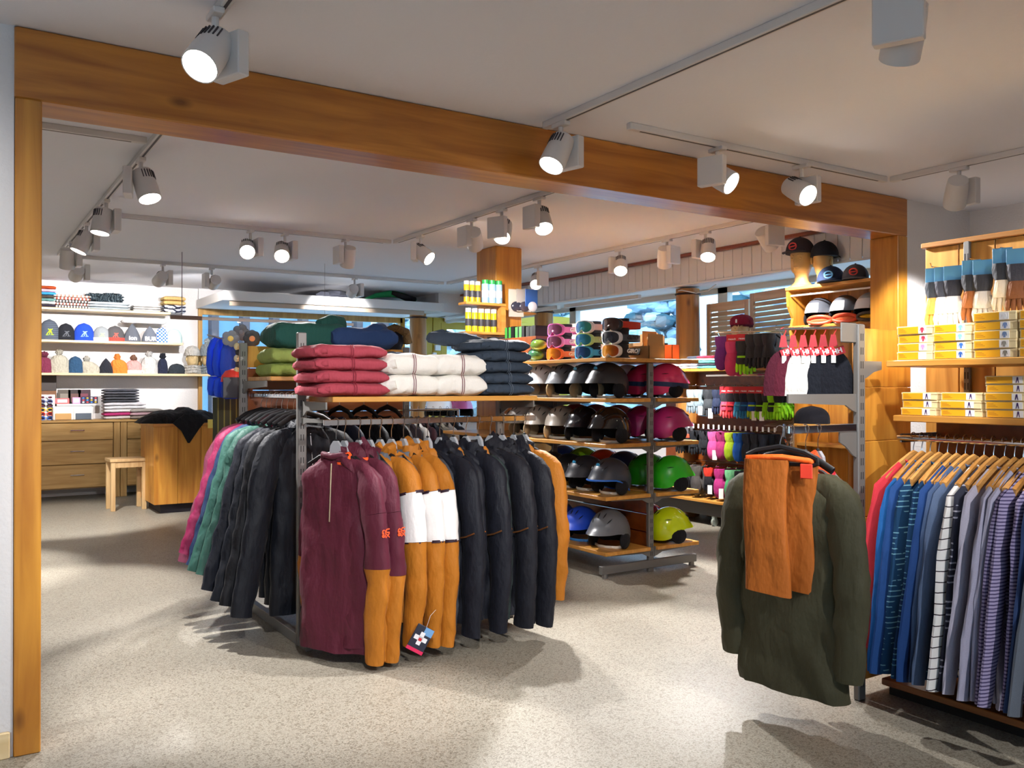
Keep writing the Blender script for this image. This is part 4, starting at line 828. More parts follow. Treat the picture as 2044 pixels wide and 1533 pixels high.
# ================================================================ GLOVE WALL
gw = thing('glove_gondola', 'rolling peg wall of gloves and mittens below the right windows', 'shelf unit', (0, 0, 0))
for k in range(8): G().box(6.83, 6.85, 5.1, 7.4, .3 + k * .16, .455 + k * .16, .003).build('back_board', BROWNP, gw)
G().box(6.44, 6.84, 5.1, 7.4, 1.565, 1.593, .003).build('top_shelf', SHELFY, gw); G().box(6.44, 6.84, 5.1, 7.4, .235, .262, .003).build('bottom_shelf', SHELFY, gw); G().box(6.5, 6.84, 5.1, 7.4, .1, .232, .003).build('plinth', plain('#4a4846', .6, 0, 'dark_metal'), gw)
for y in (5.12, 6.25, 7.38): G().box(6.845, 6.885, y - .02, y + .02, .1, 1.6, .003).build('upright', STEEL, gw)
for y in (5.3, 6.35, 7.28):
    for x in (6.52, 6.8):
        G().cyl((x, y - .012, .04), (x, y + .012, .04), .04, n=16).box(x - .02, x + .02, y - .018, y + .018, .06, .1).build('caster', plain('#8a9088', .4, 0, 'caster'), gw)
G().box(6.4, 6.415, 4.9, 6.35, 1.51, 1.53, .002).build('front_rail', CHROME, gw)
def glove(label, loc, rz, body, cuff, mitt=False, second=None, tagc=None, card=None, s=1.0, group='gloves on the peg wall', shell=None):
    """hangs from its cuff; back of the hand towards -y"""
    t = thing('ski_mitten' if mitt else 'ski_glove', label, 'mitten' if mitt else 'glove', loc, rz, group)
    z0 = 0; cm = cloth(cuff, .7, 14, .4, .1, 'glove_cloth'); bm = cloth(body, .7, 14, .4, .1, 'glove_cloth')
    if card:
        c = (G().box(-.05, .05, -.006, -.004, -.07, .01, .001) if card is True else G().box(-.038, .038, -.006, -.004, -.06, .01, .001)).build('header_card', RED if card is True else plain(card, .5, 0, 'card'), t)
        if card is True: lettering('reusch', .026, plain('#f6f0f0', .6, 0, 'print'), c, (0, -.0072, -.032), (radians(90), 0, 0), shear=.2, bold=.0008)
        z0 = -.055
    def ell(z, w, d, x=0): return [(x + w * cos(a), d * sin(a) * (1 + .12 * cos(3 * a)), z) for a in [2 * pi * j / 16 for j in range(16)]]
    G().loft([ell(z0, .048 * s, .022 * s), ell(z0 - .03 * s, .05 * s, .026 * s), ell(z0 - .06 * s, .046 * s, .026 * s), ell(z0 - .085 * s, .037 * s, .024 * s)]).build('cuff', cm, t, True)
    h = G()
    if mitt:
        h.loft([ell(z0 - .083 * s, .036 * s, .023 * s), ell(z0 - .11 * s, .046 * s, .03 * s), ell(z0 - .16 * s, .054 * s, .034 * s), ell(z0 - .21 * s, .05 * s, .03 * s), ell(z0 - .245 * s, .036 * s, .022 * s), ell(z0 - .258 * s, .014 * s, .01 * s)])
    else:
        h.loft([ell(z0 - .083 * s, .036 * s, .023 * s), ell(z0 - .11 * s, .043 * s, .027 * s), ell(z0 - .15 * s, .048 * s, .027 * s), ell(z0 - .172 * s, .046 * s, .022 * s)])
        fg = G()
        for i, (x, L) in enumerate(((-.035, .062), (-.012, .078), (.012, .074), (.034, .056))):
            fg.tube([(x * s, 0, z0 - .165 * s), (x * 1.1 * s, -.006, z0 - (.165 + L * .55) * s), (x * 1.15 * s, .004, z0 - (.168 + L) * s)], [.0125 * s, .013 * s, .009 * s], 8)
        fg.build('fingers', bm if not second else cloth(second, .7, 14, .4, .1, 'glove_cloth'), t, True)
    hand = h.build('hand', bm, t, True)
    G().tube([(.036 * s, -.004, z0 - .115 * s), (.062 * s, -.012, z0 - .15 * s), (.066 * s, -.012, z0 - .19 * s)], [.014 * s, .0155 * s, .009 * s], 8).build('thumb', bm, t, True)
    if second: G().box(-.034 * s, .03 * s, -.0345 * s, -.02 * s, z0 - .125 * s, z0 - .11 * s, .002).build('strap', cloth(second, .7, 14, .3, .1, 'glove_cloth'), hand)
    if tagc: G().box(.0, .045, -.04, -.038, z0 - .26 * s, z0 - .17 * s).build('price_tag', WTAG, t)
    return t
def pegs(xb, xf, ys_, z):
    g = G()
    for y in ys_: g.tube([(xb, y, z), (xf - .01, y, z), (xf, y, z + .012)], .003, 5)
    return g
GY = lambda px: YP(px, 6.45)
A_ = [(1372, '#8a9aa2', '#8f9da4', 0, None, 0, None, 'light grey knit glove'), (1388, '#7f9098', '#8a989e', 0, None, 1, None, 'grey knit glove with a white tag'), (1407, '#3f4448', '#2c2f33', 0, None, 1, None, 'charcoal fleece glove with a white tag'), (1425, '#26304a', '#222a40', 0, None, 0, None, 'navy glove left of the red cards'),
      (1440, '#c94a66', '#2e2c32', 0, '#e85a60', 0, True, 'rose and red glove under a red card'), (1453, '#b02438', '#241f24', 0, '#d83a40', 0, True, 'red glove under a red card'), (1467, '#2f8fc0', '#34343a', 0, '#55b0d8', 0, True, 'sky blue and grey glove'), (1480, '#1f4a80', '#1c2233', 0, '#2a80b8', 0, True, 'blue and black glove'),
      (1494, '#2452b0', '#2c2e33', 0, '#b8e030', 1, True, 'royal blue glove with lime fingers'), (1511, '#26292c', '#2a2c30', 0, '#9ae020', 1, True, 'black glove with lime fingers, first of the lime group'), (1524, '#8ed81c', '#2a2c30', 0, '#9ae020', 0, True, 'lime and black glove, second of the lime group'), (1536, '#232528', '#8ed81c', 0, '#8ed81c', 0, True, 'lime and black glove, third of the lime group'), (1547, '#8ad41c', '#202225', 0, '#9ae020', 0, True, 'lime and black glove, last of the lime group')]
for k, (px, bc, cc, mt, sec, tg_, cd, nm) in enumerate(A_):
    y = GY(px); glove(nm + ' in the upper peg row', (6.5 - .01 * (k % 2), y, 1.4 if cd else 1.38), radians(-62 + (k * 13 % 14)), bc, cc, bool(mt), sec, tg_, cd, 1.0 if k != 2 else 1.12)
    for q in (1, 2): glove(nm + (' second on its upper peg' if q == 1 else ' last on its upper peg'), (6.5 + .075 * q, y + .012, 1.4 if cd else 1.38), radians(-60 + q * 5), bc, cc, bool(mt), sec, 0, cd)
pegs(6.83, 6.46, [GY(a[0]) for a in A_], 1.42).build('pegs', CHROME, gw)
B_ = [(1352, '#1c1e22', '#24262b', 0, None, 'black glove low beside the helmets'), (1378, '#25282d', '#1f2126', 0, None, 'black glove under the striped pack'), (1400, '#202227', '#26282d', 0, None, 'black glove left of the pink mittens'), (1417, '#c84a88', '#cf5a94', 1, 1, 'pink mitten with a white tag'), (1434, '#9a2a60', '#8a2456', 1, None, 'dark pink mitten'), (1451, '#9cb81e', '#a8c02c', 1, None, 'lime mitten'), (1468, '#2464c0', '#2a6acc', 1, None, 'bright blue mitten'), (1486, '#20252e', '#2a303c', 1, 1, 'dark mitten with a grey tag'), (1502, '#1e2027', '#24262e', 0, None, 'dark glove with clear hanger'), (1518, '#1c2230', '#242a38', 0, None, 'navy glove partly behind the olive jacket')]
for k, (px, bc, cc, mt, tg_, nm) in enumerate(B_):
    y = GY(px)
    for q in range(3): glove(nm + [' at the front of the middle peg row', ' second on its middle row peg', ' last on its middle row peg'][q], (6.49 + .08 * q, y, .955), radians(-62 + (k * 11 % 12)), bc, cc, bool(mt), None, tg_ if q == 0 else 0, None, 1.08 if mt else 1.0)
pegs(6.83, 6.45, [GY(a[0]) for a in B_], .975).build('pegs', CHROME, gw)
C_ = [(1345, '#23262c', '#2b2e33', 0, None, 'black glove at the lower left'), (1362, '#1e2024', '#e6e6e6', 0, None, 'black glove with a white cuff'), (1384, '#4a4644', '#55504c', 1, None, 'grey brown mitten'), (1408, '#1e1e24', '#d83a2a', 0, 1, 'black glove with red cuff and red tag'), (1430, '#b03078', '#a82a70', 1, 1, 'magenta mitten'), (1452, '#54b070', '#7ac890', 1, 1, 'green striped mitten'), (1470, '#1c1f27', '#24262e', 0, None, 'black glove at the lower right'), (1490, '#20242c', '#22252c', 0, None, 'dark glove hidden beside the olive sleeve')]
for k, (px, bc, cc, mt, tg_, nm) in enumerate(C_):
    y = GY(px)
    for q in range(3): glove(nm + [' at the front of the lowest peg row', ' second on its lowest peg', ' last on its lowest peg'][q], (6.49 + .08 * q, y, .585), radians(-62 + (k * 17 % 15)), bc, cc, bool(mt), None, tg_ if q == 0 else 0, None, 1.12 if mt else 1.0)
pegs(6.83, 6.45, [GY(a[0]) for a in C_], .61).build('pegs', CHROME, gw)
g = G()
for k in range(22): g.box(6.435, 6.437, 5.5 + k * .07, 5.52 + k * .07, .985, 1.03)
tag(g.build('price_tag_row', WTAG), 'row of white price labels clipped along the middle pegs', 'tags'); bpy.data.objects['price_tag_row']['kind'] = 'stuff'
# gloves hung in front of the top shelf
rl = tag(G().tube([(6.2, 5.22, 1.9), (6.2, 6.02, 1.93)], .006, 6).tube([(6.2, 5.25, 1.9), (6.45, 5.25, 1.58)], .006, 6).tube([(6.2, 6.0, 1.93), (6.45, 6.0, 1.58)], .006, 6).build('glove_rail', CHROME, None, True), 'thin chrome rail holding the top glove row in front of the shutters', 'rail')
D_ = [(1446, '#6f2c7e', '#7a3488', 1, None, None, 'purple mitten'), (1467, '#c83a66', '#cc4470', 1, None, True, 'raspberry mitten'), (1488, '#25282a', '#2a2d30', 0, '#9ae020', True, 'black glove with neon green fingers'), (1507, '#26272b', '#2c2d31', 0, None, None, 'black glove with a badge'), (1524, '#232428', '#2a2b2f', 0, None, None, 'plain black glove'), (1541, '#1f2024', '#26272b', 0, None, None, 'black glove rightmost beside the maroon hats')]
for k, (px, bc, cc, mt, sec, cd, nm) in enumerate(D_):
    y = YP(px, 6.2)
    for q in range(2): glove(nm + [' on the thin chrome rail', ' hidden behind its twin on the chrome rail'][q], (6.16 + .09 * q, y, 1.885), radians(-60 + (k * 9 % 12)), bc, cc, bool(mt), sec, 0, cd, 1.25, 'gloves on the thin chrome rail')
pk = thing('striped_pack', 'black and silver blister pack with a red mark left of the pink mittens', 'pack', (6.46, GY(1371), .88), radians(-60)); G().box(-.06, .06, -.004, .004, 0, .16, .002).build('card', plain('#5a5a60', .25, 0, 'pack'), pk); G().box(-.035, .03, -.02, -.004, .0, .04, .003).build('red_mark', plain('#e8583a', .5, 0, 'print'), pk)
for k in range(5):
    px = (1335, 1352, 1372, 1392, 1345)[k]
    n_ = (4, 4, 5, 5, 2)[k]
    for i in range(n_):
        if k == 4: x, y, z = 6.62, GY(1352), 1.594 + .03 * i + .0
        else: x, y, z = 6.58, GY(px + 8), 1.594 + .026 * i
        if k == 4: continue
        cl_ = [['#e6e2dc', '#cfd6dc', '#ece8e0', '#c8b8a0'], ['#f0eeea', '#dfe6ea', '#8a94a8', '#e0e0e6'], ['#a8b0c0', '#8f98ac', '#9aa2b4', '#e6e4e4', '#3a3f4c'], ['#4ab0d0', '#2a2d36', '#4fa8a0', '#cfd8dc', '#a82a40']][k][i]
        folded('%s folded shirt of the %s small pile on the peg wall top' % (['bottom', 'second', 'third', 'fourth', 'top'][i], ['far left', 'second', 'third', 'right hand'][k]), (x, y, z), .22, .2, .03, cl_, 80 + k * 6 + i, 'folded shirts on top of the peg wall', 'folded_shirt', None, False, radians(-70), 'shirt')
# louvred folding screen
def shutter(label, pa, pb, z1, slat_c):
    (xa, ya), (xb, yb) = pa, pb; L = sqrt((xb - xa) ** 2 + (yb - ya) ** 2); rz = atan2(yb - ya, xb - xa)
    t = thing('louvred_shutter', label, 'shutter', (xa, ya, 0), rz, 'louvred shutters in the window'); m_ = wood('#c4a88a', '#ad8f70', 2, 1, .5, False, .1); ms = wood('#c9ad8e', '#b09474', 0, 1, .5, False, .1)
    G().box(0, .06, -.015, .015, 0, z1, .003).build('stile', m_, t); G().box(L - .06, L, -.015, .015, 0, z1, .003).build('stile', m_, t)
    G().box(.06, L - .06, -.013, .013, z1 - .09, z1, .003).build('top_rail', ms, t); G().box(.06, L - .06, -.013, .013, .0, .12, .003).build('bottom_rail', ms, t)
    z = .16; first = None
    while z < z1 - .1:
        if first is None: first = G().box(.062, L - .062, -.03, .03, -.004, .004, .002).build('slat', ms, t); first.location = (0, 0, z); first.rotation_euler = (radians(48), 0, 0)
        else: c = first.copy(); COL.objects.link(c); c.parent = t; c.location = (0, 0, z)
        z += .052
shutter('left wooden louvred shutter behind the beret head', (6.98, YP(1412, 6.98)), (6.92, YP(1496, 6.92)), 2.31, 0)
shutter('right wooden louvred shutter beside the cap cabinet', (6.9, YP(1499, 6.9)), (6.75, YP(1592, 6.75)), 2.36, 0)
tag(G().tube([(6.9, 7.05, 2.3), (6.72, 7.1, 2.46), (6.65, 6.95, 2.45), (6.66, 6.75, 2.40), (6.68, 6.6, 2.41), (6.7, 6.5, 2.47)], .006, 6).build('white_cable', WHITE, None, True), 'white cable looping across the near log post', 'cable')
for k in range(3): tag(G().box(6.5, 6.56, 7.5 + k * 1.55, 8.9 + k * 1.55, 2.40, 2.445, .004).build('blind_case', FRM), 'white roller blind case %s under the slatted header' % ['nearest', 'second from the near log post', 'farthest'][k], 'blind', 'blind cases')

# ================================================================ HEADS AND HATS
def head_geo(s=1.0):
    """face towards -y, base of the neck at z=0"""
    n = 36; rings = []
    #        z     half width  front  back
    prof = [(0, .10, .055, .075), (.02, .085, .05, .07), (.05, .055, .032, .06), (.09, .05, .03, .062), (.115, .056, .052, .066), (.13, .063, .088, .074), (.15, .068, .092, .084), (.17, .071, .09, .092), (.19, .073, .088, .098), (.21, .074, .086, .102), (.235, .0755, .084, .104), (.26, .076, .088, .104), (.285, .0735, .084, .1), (.31, .066, .072, .09), (.33, .05, .055, .072), (.345, .03, .033, .045), (.352, .008, .01, .012)]
    for z, w, f, b in prof:
        ring = []; f *= 1.14; b *= 1.08
        for j in range(n):
            a = 2 * pi * j / n; x = w * cos(a); d = f if sin(a) < 0 else b; y = d * sin(a); fr = max(0, -sin(a))
            if .14 < z < .26:
                y -= fr * .032 * math.exp(-(x / .013) ** 2) * math.exp(-((z - .192) / .022) ** 2)           # nose
                y -= fr * .010 * math.exp(-(x / .011) ** 2) * (1 if .2 < z < .24 else 0)
                y += fr * .013 * math.exp(-((abs(x) - .031) / .014) ** 2) * math.exp(-((z - .222) / .015) ** 2)   # eye sockets
            if .14 < z < .175: y -= fr * .006 * math.exp(-(x / .022) ** 2) * math.exp(-((z - .158) / .01) ** 2)
            ring.append((x * s, y * s, z * s))
        rings.append(ring)
    g = G().loft(rings)
    for sx in (-1, 1):
        g.ball((sx * .079 * s, .012 * s, .205 * s), (.009 * s, .018 * s, .03 * s), 10, 7)
        g.ball((sx * .03 * s, -.082 * s, .222 * s), (.014 * s, .01 * s, .008 * s), 10, 6)
        g.tube([(sx * .016 * s, -.1 * s, .242 * s), (sx * .034 * s, -.095 * s, .246 * s), (sx * .05 * s, -.08 * s, .24 * s)], .005 * s, 6)
    g.tube([(-.022 * s, -.1 * s, .156 * s), (0, -.11 * s, .159 * s), (.022 * s, -.1 * s, .156 * s)], [.003 * s, .0055 * s, .003 * s], 6)
    g.tube([(-.018 * s, -.098 * s, .149 * s), (0, -.107 * s, .147 * s), (.018 * s, -.098 * s, .149 * s)], [.003 * s, .0055 * s, .003 * s], 6)
    return g
SKIN = plain('#d8b884', .5, 0, 'mannequin'); SKIN2 = plain('#cbb080', .5, 0, 'mannequin')
def head(label, loc, rz, m_=None, s=1.0):
    t = thing('mannequin_head', label, 'mannequin head', loc, rz, 'mannequin heads'); head_geo(s).build('head', m_ or SKIN, t, True); G().lathe([(.0, 0), (.1 * s, .0), (.1 * s, .012), (.085 * s, .02)], 20).build('base', m_ or SKIN, t, True); return t
def beanie(label, loc, rz, colr, s=1.0, h=.19, w=.1, pom=None, point=False, cuff=None, word=None, wc='#eeeeee', rough=True, slump=0, group='knitted hats on the back wall shelves', mat=None, ears=False, emblem=None, depth=.07, flatten=1, cat='hat'):
    t = thing('knitted_hat', label, cat, loc, rz, group); m_ = mat or cloth(colr, .95, 30 if rough else 12, .8 if rough else .3, .12, 'knit')
    rings = []; n = 24
    for i in range(11):
        u = i / 10; k = (1 - u ** (1.6 if point else 3.2)) ** (.75 if point else .5) if u < 1 else .04; k = max(k, .06); z = h * u
        ring = []
        for j in range(n):
            a = 2 * pi * j / n; q = 1 + (.05 * noise.noise(Vector((cos(a) * 2 + z * 20, sin(a) * 2, h * 9))) if rough else .02 * sin(3 * a)); ring.append((w * k * cos(a) * q + slump * u * u, depth * k * sin(a) * q * flatten, z))
        rings.append(ring)
    b = G().loft(rings).build('crown', m_, t, True)
    if cuff: G().loft([[(w * 1.05 * cos(a), depth * 1.08 * sin(a), z) for a in [2 * pi * j / n for j in range(n)]] for z in (.0, .012, h * .2, h * .24)]).build('cuff', cloth(cuff, .95, 40, .8, .12, 'knit'), t, True)
    if pom: G().ball((slump, 0, h + .02), (.042, .042, .04), 16, 10, .5, h * 50, 7).build('pompom', cloth(pom, 1, 60, 1, .2, 'yarn'), t, True)
    if ears:
        for sx in (-1, 1): G().ball((sx * w * .85, 0, -.03), (.025, .03, .055), 10, 7).build('ear_flap', m_, t, True)
    if word: lettering(word, .075, plain(wc, .7, 0, 'print'), b, (0, -depth * 1.0, h * .2), (radians(82), 0, 0), bold=.003, sx=1.05)
    if emblem:
        e = G(); 
        for q in range(3): e.tube([(-.035 + .03 * q, -depth * .985, h * .25), (-.01 + .012 * q, -depth * 1.0, h * .4), (.03 - .025 * q, -depth * .96, h * .52)], .006, 5)
        e.tube([(-.045, -depth * .96, h * .22), (.045, -depth * .96, h * .24)], .004, 5); e.build('emblem', plain(emblem, .7, 0, 'print'), b, True)
    return t
# back wall shelves
BWY = 12.42
for k, (z, xa, xb) in enumerate(((2.405, -.9, 2.5), (2.0, -.9, 2.66), (1.585, -.9, 3.02))):
    tag(G().box(xa, xb, 12.3, 12.658, z - .03, z, .004).build('wall_shelf', PALEX), ['top pale shelf with folded knitwear on the white back wall', 'middle pale shelf with a row of upright hats', 'lowest pale shelf with bobble hats and two heads'][k], 'shelf', 'pale shelves on the back wall')
tag(G().box(1.9, 2.46, 12.34, 12.5, 2.25, 2.29, .02).build('strip_lamp', WHITE), 'white lamp strip under the right end of the top wall shelf', 'lamp')
def BX_(px): return XP(px, 12.42)
def hatlab(s_): return s_
R2 = [(98, '#5a6270', dict(h=.24, w=.1, word=None, emblem='#b8e020', mat=stripes('#5a6270', '#474e5a', 40, .5)), 'grey striped hat with lime lettering at the left end of the middle shelf'), (131, '#23242a', dict(h=.2, w=.09, emblem='#6a6d74'), 'black hat with a grey emblem on the middle shelf'), (167, '#2348b8', dict(h=.21, w=.105, emblem='#9fc8e8'), 'royal blue hat with a pale emblem'), (202, '#8a8e90', dict(h=.18, w=.09, emblem='#a8d890', cuff='#e0e4dc'), 'light grey hat with a pale green emblem'), (229, '#4e4b4c', dict(h=.19, w=.1, emblem='#e0584a', cuff='#c84a40'), 'charcoal hat with an orange emblem and rim'), (263, '#5d6068', dict(h=.22, w=.095, point=True, word='ion', wc='#f0f0f0'), 'pointed grey hat lettered ion'), (298, '#666a74', dict(h=.2, w=.09, point=True, word='BUR', wc='#f0f0f0'), 'pointed grey hat lettered BUR'), (322, '#202430', dict(h=.19, w=.07, mat=stripes('#e8e8ea', '#2c6ac0', 22, .5, 2, check=True)), 'multicoloured checked hat beside the pale mint hat'), (347, '#b8d0c8', dict(h=.18, w=.09), 'pale mint hat at the right end of the middle shelf')]
for px, c, kw, lab in R2:
    kw['w'] = kw.get('w', .1) * 1.15; kw['h'] = kw.get('h', .19) * 1.08
    beanie(lab, (BX_(px), 12.4, 2.0), radians(0), c, rough=False, **kw)
R3 = [(88, '#7a3048', dict(h=.19, w=.09, pom='#7a3048'), 'maroon bobble hat behind the left post'), (118, '#b9b2a0', dict(h=.22, w=.11, pom='#bfb8a8'), 'large cream bobble hat beside the maroon one'), (150, '#2f5070', dict(h=.2, w=.085), 'denim blue hat with a folded tip'), (181, '#bcb4a2', dict(h=.15, w=.1, pom='#c4beb2', slump=-.05), 'slumped ivory hat right of the denim blue one'), (211, '#22242c', dict(h=.18, w=.085, point=True), 'dark hat with a small white label'), (240, '#e87a30', dict(h=.18, w=.1, pom='#f08838', slump=-.04), 'orange bobble hat leaning left'), (266, '#e09a94', dict(h=.17, w=.095, cuff='#f0ece8', pom='#8a6450'), 'salmon hat with a white rim and brown pompom'), (297, '#c4c0bb', dict(h=.22, w=.1, pom='#cac6c2'), 'white bobble hat in the middle right of the lowest shelf'), (324, '#20253a', dict(h=.2, w=.06, pom='#171a26'), 'navy hat with white specks and a black pompom'), (352, '#2b3138', dict(h=.13, w=.1), 'low black knit hat lying beside the white scarf head')]
for px, c, kw, lab in R3:
    kw['w'] = kw.get('w', .1) * 1.12; kw['h'] = kw.get('h', .19) * 1.08
    beanie(lab, (BX_(px), 12.4, 1.585), radians(0), c, **kw)
for k, px in enumerate((384, 414)):
    x = BX_(px); head(['mannequin head in a white hat and scarf on the lowest back shelf', 'mannequin head in a grey bobble hat and scarf on the lowest back shelf'][k], (x, 12.42, 1.585), radians(8 - 20 * k), SKIN2, .98)
    c = ['#c4beb6', '#8a9298'][k]
    beanie(['white slouchy hat on the left mannequin head', 'grey bobble hat on the right mannequin head'][k], (x, 12.43, 1.835), radians(8), c, h=.14 + .04 * k, w=.1, depth=.115, pom=None if k == 0 else '#b8c0c4', cuff=c, group='hats worn by the mannequin heads')
    t = thing('scarf', ['white knit scarf round the left mannequin neck', 'grey knit scarf round the right mannequin neck'][k], 'scarf', (x, 12.42, 1.585), 0, 'scarves on the mannequin heads')
    for q in range(3): G().tube([((.108 - .006 * q) * cos(a), (.105 - .004 * q) * sin(a), .024 + .036 * q + .006 * sin(3 * a)) for a in [2 * pi * i / 20 for i in range(21)]], .022, 8, wob=.15, seed=q).build('wrap', cloth(c, .95, 40, .8, .1, 'knit'), t, True)
# folded things, top shelf
def stack(px, Y, z, w, d, cols, h, lab, grp, seed, mats=None, cat='textile', name='folded_garment'):
    zz = z
    for i, c in enumerate(cols):
        hh = h if not isinstance(h, list) else h[i]
        folded('%s, %s from the bottom' % (lab, ['first', 'second', 'third', 'fourth', 'fifth', 'sixth', 'seventh', 'eighth'][i]), (XP(px, Y), Y, zz), w, d, hh, c, seed + i, grp, name, None, False, 0, cat, mats[i] if mats else None); zz += hh * .96
stack(93, 12.46, 2.405, .19, .26, ['#2a2230', '#e8e6e4', '#5f8a86', '#4a4038', '#3a9ad0', '#f0b8c8', '#b04a20'], .04, 'brightly coloured folded cloth at the left end', 'coloured folded pile on the top shelf', 101)
pl = [stripes('#d8d4d0', '#3a3438', 30, .4, 0), stripes('#cfc9c4', '#8a3a2a', 26, .35, 0), stripes('#4a4444', '#d8d4cc', 28, .5, 0), stripes('#a85040', '#e8e4e0', 24, .5, 0), stripes('#e6e2dc', '#c07858', 22, .3, 0)]
stack(142, 12.46, 2.405, .42, .26, ['#888888'] * 5, .036, 'plaid folded shirt', 'plaid pile on the top shelf', 111, pl)
stack(215, 12.46, 2.405, .5, .26, ['#9aa4a8', '#b8c0c4', '#c8d0d4'], .036, 'grey folded shirt', 'grey pile on the top shelf', 121)
t = thing('crumpled_scarf', 'dark patterned scarf crumpled on the grey pile', 'scarf', (XP(208, 12.46), 12.46, 2.512)); G().ball((0, 0, .055), (.21, .11, .06), 26, 14, .8, 4, 9).build('cloth', stripes('#26323a', '#56646a', 30, .4, 0, wob=.3), t, True)
stack(290, 12.46, 2.405, .34, .26, ['#c8c4c0', '#bdb9b5', '#c8c4c0'], .03, 'white folded shirt', 'white pile on the top shelf', 131)
stack(345, 12.46, 2.405, .28, .26, ['#444', '#444', '#d8b878', '#dcc088'], [.055, .055, .06, .06], 'chunky folded knit', 'knit pile with a zigzag pattern on the top shelf', 141, [stripes('#e4e4ec', '#2a2c40', 18, .5, 2, wob=.25), stripes('#e4e4ec', '#2a2c40', 18, .5, 2, wob=.25), stripes('#dcbc7c', '#c8a060', 50, .5, 0), stripes('#dcbc7c', '#c8a060', 50, .5, 0)])
# ================================================================ DRESSERS, COUNTER, STOOL
def dresser(label, xa, xb, cols):
    t = thing('chest_of_drawers', label, 'chest of drawers', (xa, 12.2, 0)); W = xb - xa; zt = .992
    G().box(0, .075, 0, .44, 0, zt - .03, .004).build('side_post', OAKZ, t); G().box(W - .075, W, 0, .44, 0, zt - .03, .004).build('side_post', OAKZ, t)
    G().box(-.01, W + .01, -.015, .45, zt - .03, zt, .004).build('top', OAKX, t); G().box(.075, W - .075, .03, .44, .13, zt - .03).build('carcass', wood('#a37f48', '#8f6c38', 0, 1, .6, False), t)
    rows = [(.74, .955, cols), (.44, .73, 1), (.145, .43, 1)]
    for z0, z1, c in rows:
        for k in range(c):
            a = .08 + (W - .16) * k / c; b_ = .08 + (W - .16) * (k + 1) / c - .006
            d = G().box(a, b_, .0, .03, z0, z1, .004).build('drawer', OAKX, t)
            hs = [(a + b_) / 2] if c > 1 else [a + (b_ - a) * .25, a + (b_ - a) * .75]
            for hx in hs:
                G().box(hx - .08, hx + .08, -.03, -.02, (z0 + z1) / 2 + .01, (z0 + z1) / 2 + .022, .002).box(hx - .07, hx - .06, -.02, .002, (z0 + z1) / 2 + .012, (z0 + z1) / 2 + .02).box(hx + .06, hx + .07, -.02, .002, (z0 + z1) / 2 + .012, (z0 + z1) / 2 + .02).build('handle', CHROME, d)
dresser('oak chest of drawers below the hat shelves at the far left', .05, XP(240, 12.2), 2)
dresser('second oak chest of drawers mostly hidden behind the pine counter', XP(241, 12.2), 2.92, 2)
ct = thing('pine_counter', 'square orange pine counter with vertical boards standing before the chest of drawers', 'counter', (XP(308, 10.25), 10.25, 0))
for k in range(6):
    a = k * .25 - (.0); G().box(a + .001, a + .2485, 0, .025, .105, .965, .003).build('front_board', PANELW, ct)
for k in range(3): G().box(0, .025, .027 + k * .26, .285 + k * .26, .105, .965, .003).build('side_board', PANELW, ct)
G().box(-.015, 1.52, -.02, .83, .965, 1.0, .004).build('top', wood('#c88c3c', '#a86a24', 0, 1, .4), ct); G().box(.08, 1.42, .08, .75, 0, .104).build('plinth', plain('#1e1a24', .7, 0, 'dark_plinth'), ct)
G().box(.03, 1.5, .03, .8, .11, .96).build('core', PANELW, ct)
tag(G().box(0, .055, -.002, 0, -.05, .05).build('price_card', plain('#e8dc70', .6, 0, 'yellow_card'), None, False, (XP(415, 10.22), 10.225, .99)), 'small yellow price card on the counter edge', 'card')
st = thing('wooden_stool', 'small pale wooden stool standing left of the pine counter', 'stool', (XP(253, 10.9), 10.93, 0), radians(2))
PALE = wood('#cfae7e', '#bb9664', 2, 1.5, .5, False)
G().box(-.2, .2, -.17, .17, .555, .59, .004).build('seat', PALE, st)
for sx in (-1, 1):
    for sy in (-1, 1): G().box(sx * .19 - .024 * (sx > 0) * 2 + .0, sx * .19 + .048 * (sx < 0), sy * .16 - .048 * (sy > 0), sy * .16 + .048 * (sy < 0), 0, .555, .003).build('leg', PALE, st)
G().box(-.145, .145, -.155, -.135, .49, .553).build('front_rail', PALE, st); G().box(-.145, .145, .135, .155, .49, .553).build('rear_rail', PALE, st)
# black heap on the counter
t = thing('draped_garments', 'heap of black garments draped over the pine counter with one corner hanging down', 'clothing', (XP(358, 10.55), 10.55, 1.0)); m_ = cloth('#0f0e13', .8, 9, .6, .15, 'black_fleece')
g = G(); rings = []
for i in range(19):
    u = -1 + i / 9; ring = []
    for j in range(20):
        a = 2 * pi * j / 20; k = (1 - abs(u) ** 2.6) ** .6 if abs(u) < 1 else .05; k = max(k, .08)
        z = max(0, sin(a)) * .15 * k * (1 + .5 * noise.noise(Vector((u * 3, cos(a) * 2, 3)))); ring.append((u * .46, cos(a) * .27 * (.5 + .5 * k) * (1 + .2 * noise.noise(Vector((u * 4, a, 1)))), z + .002))
    rings.append(ring)
g.loft(rings).build('heap', m_, t, True)
g = G().loft([[(.0, -.26, .1), (.18, -.27, .1), (.18, -.24, .1), (0, -.24, .1)], [(-.14, -.325, .004), (.2, -.33, .004), (.2, -.31, .004), (-.14, -.31, .004)], [(-.05, -.338, -.08), (.14, -.338, -.07), (.14, -.326, -.07), (-.05, -.326, -.08)], [(.02, -.34, -.22), (.04, -.34, -.22), (.04, -.33, -.22), (.02, -.33, -.22)]])
g.build('hanging_corner', m_, t, True)
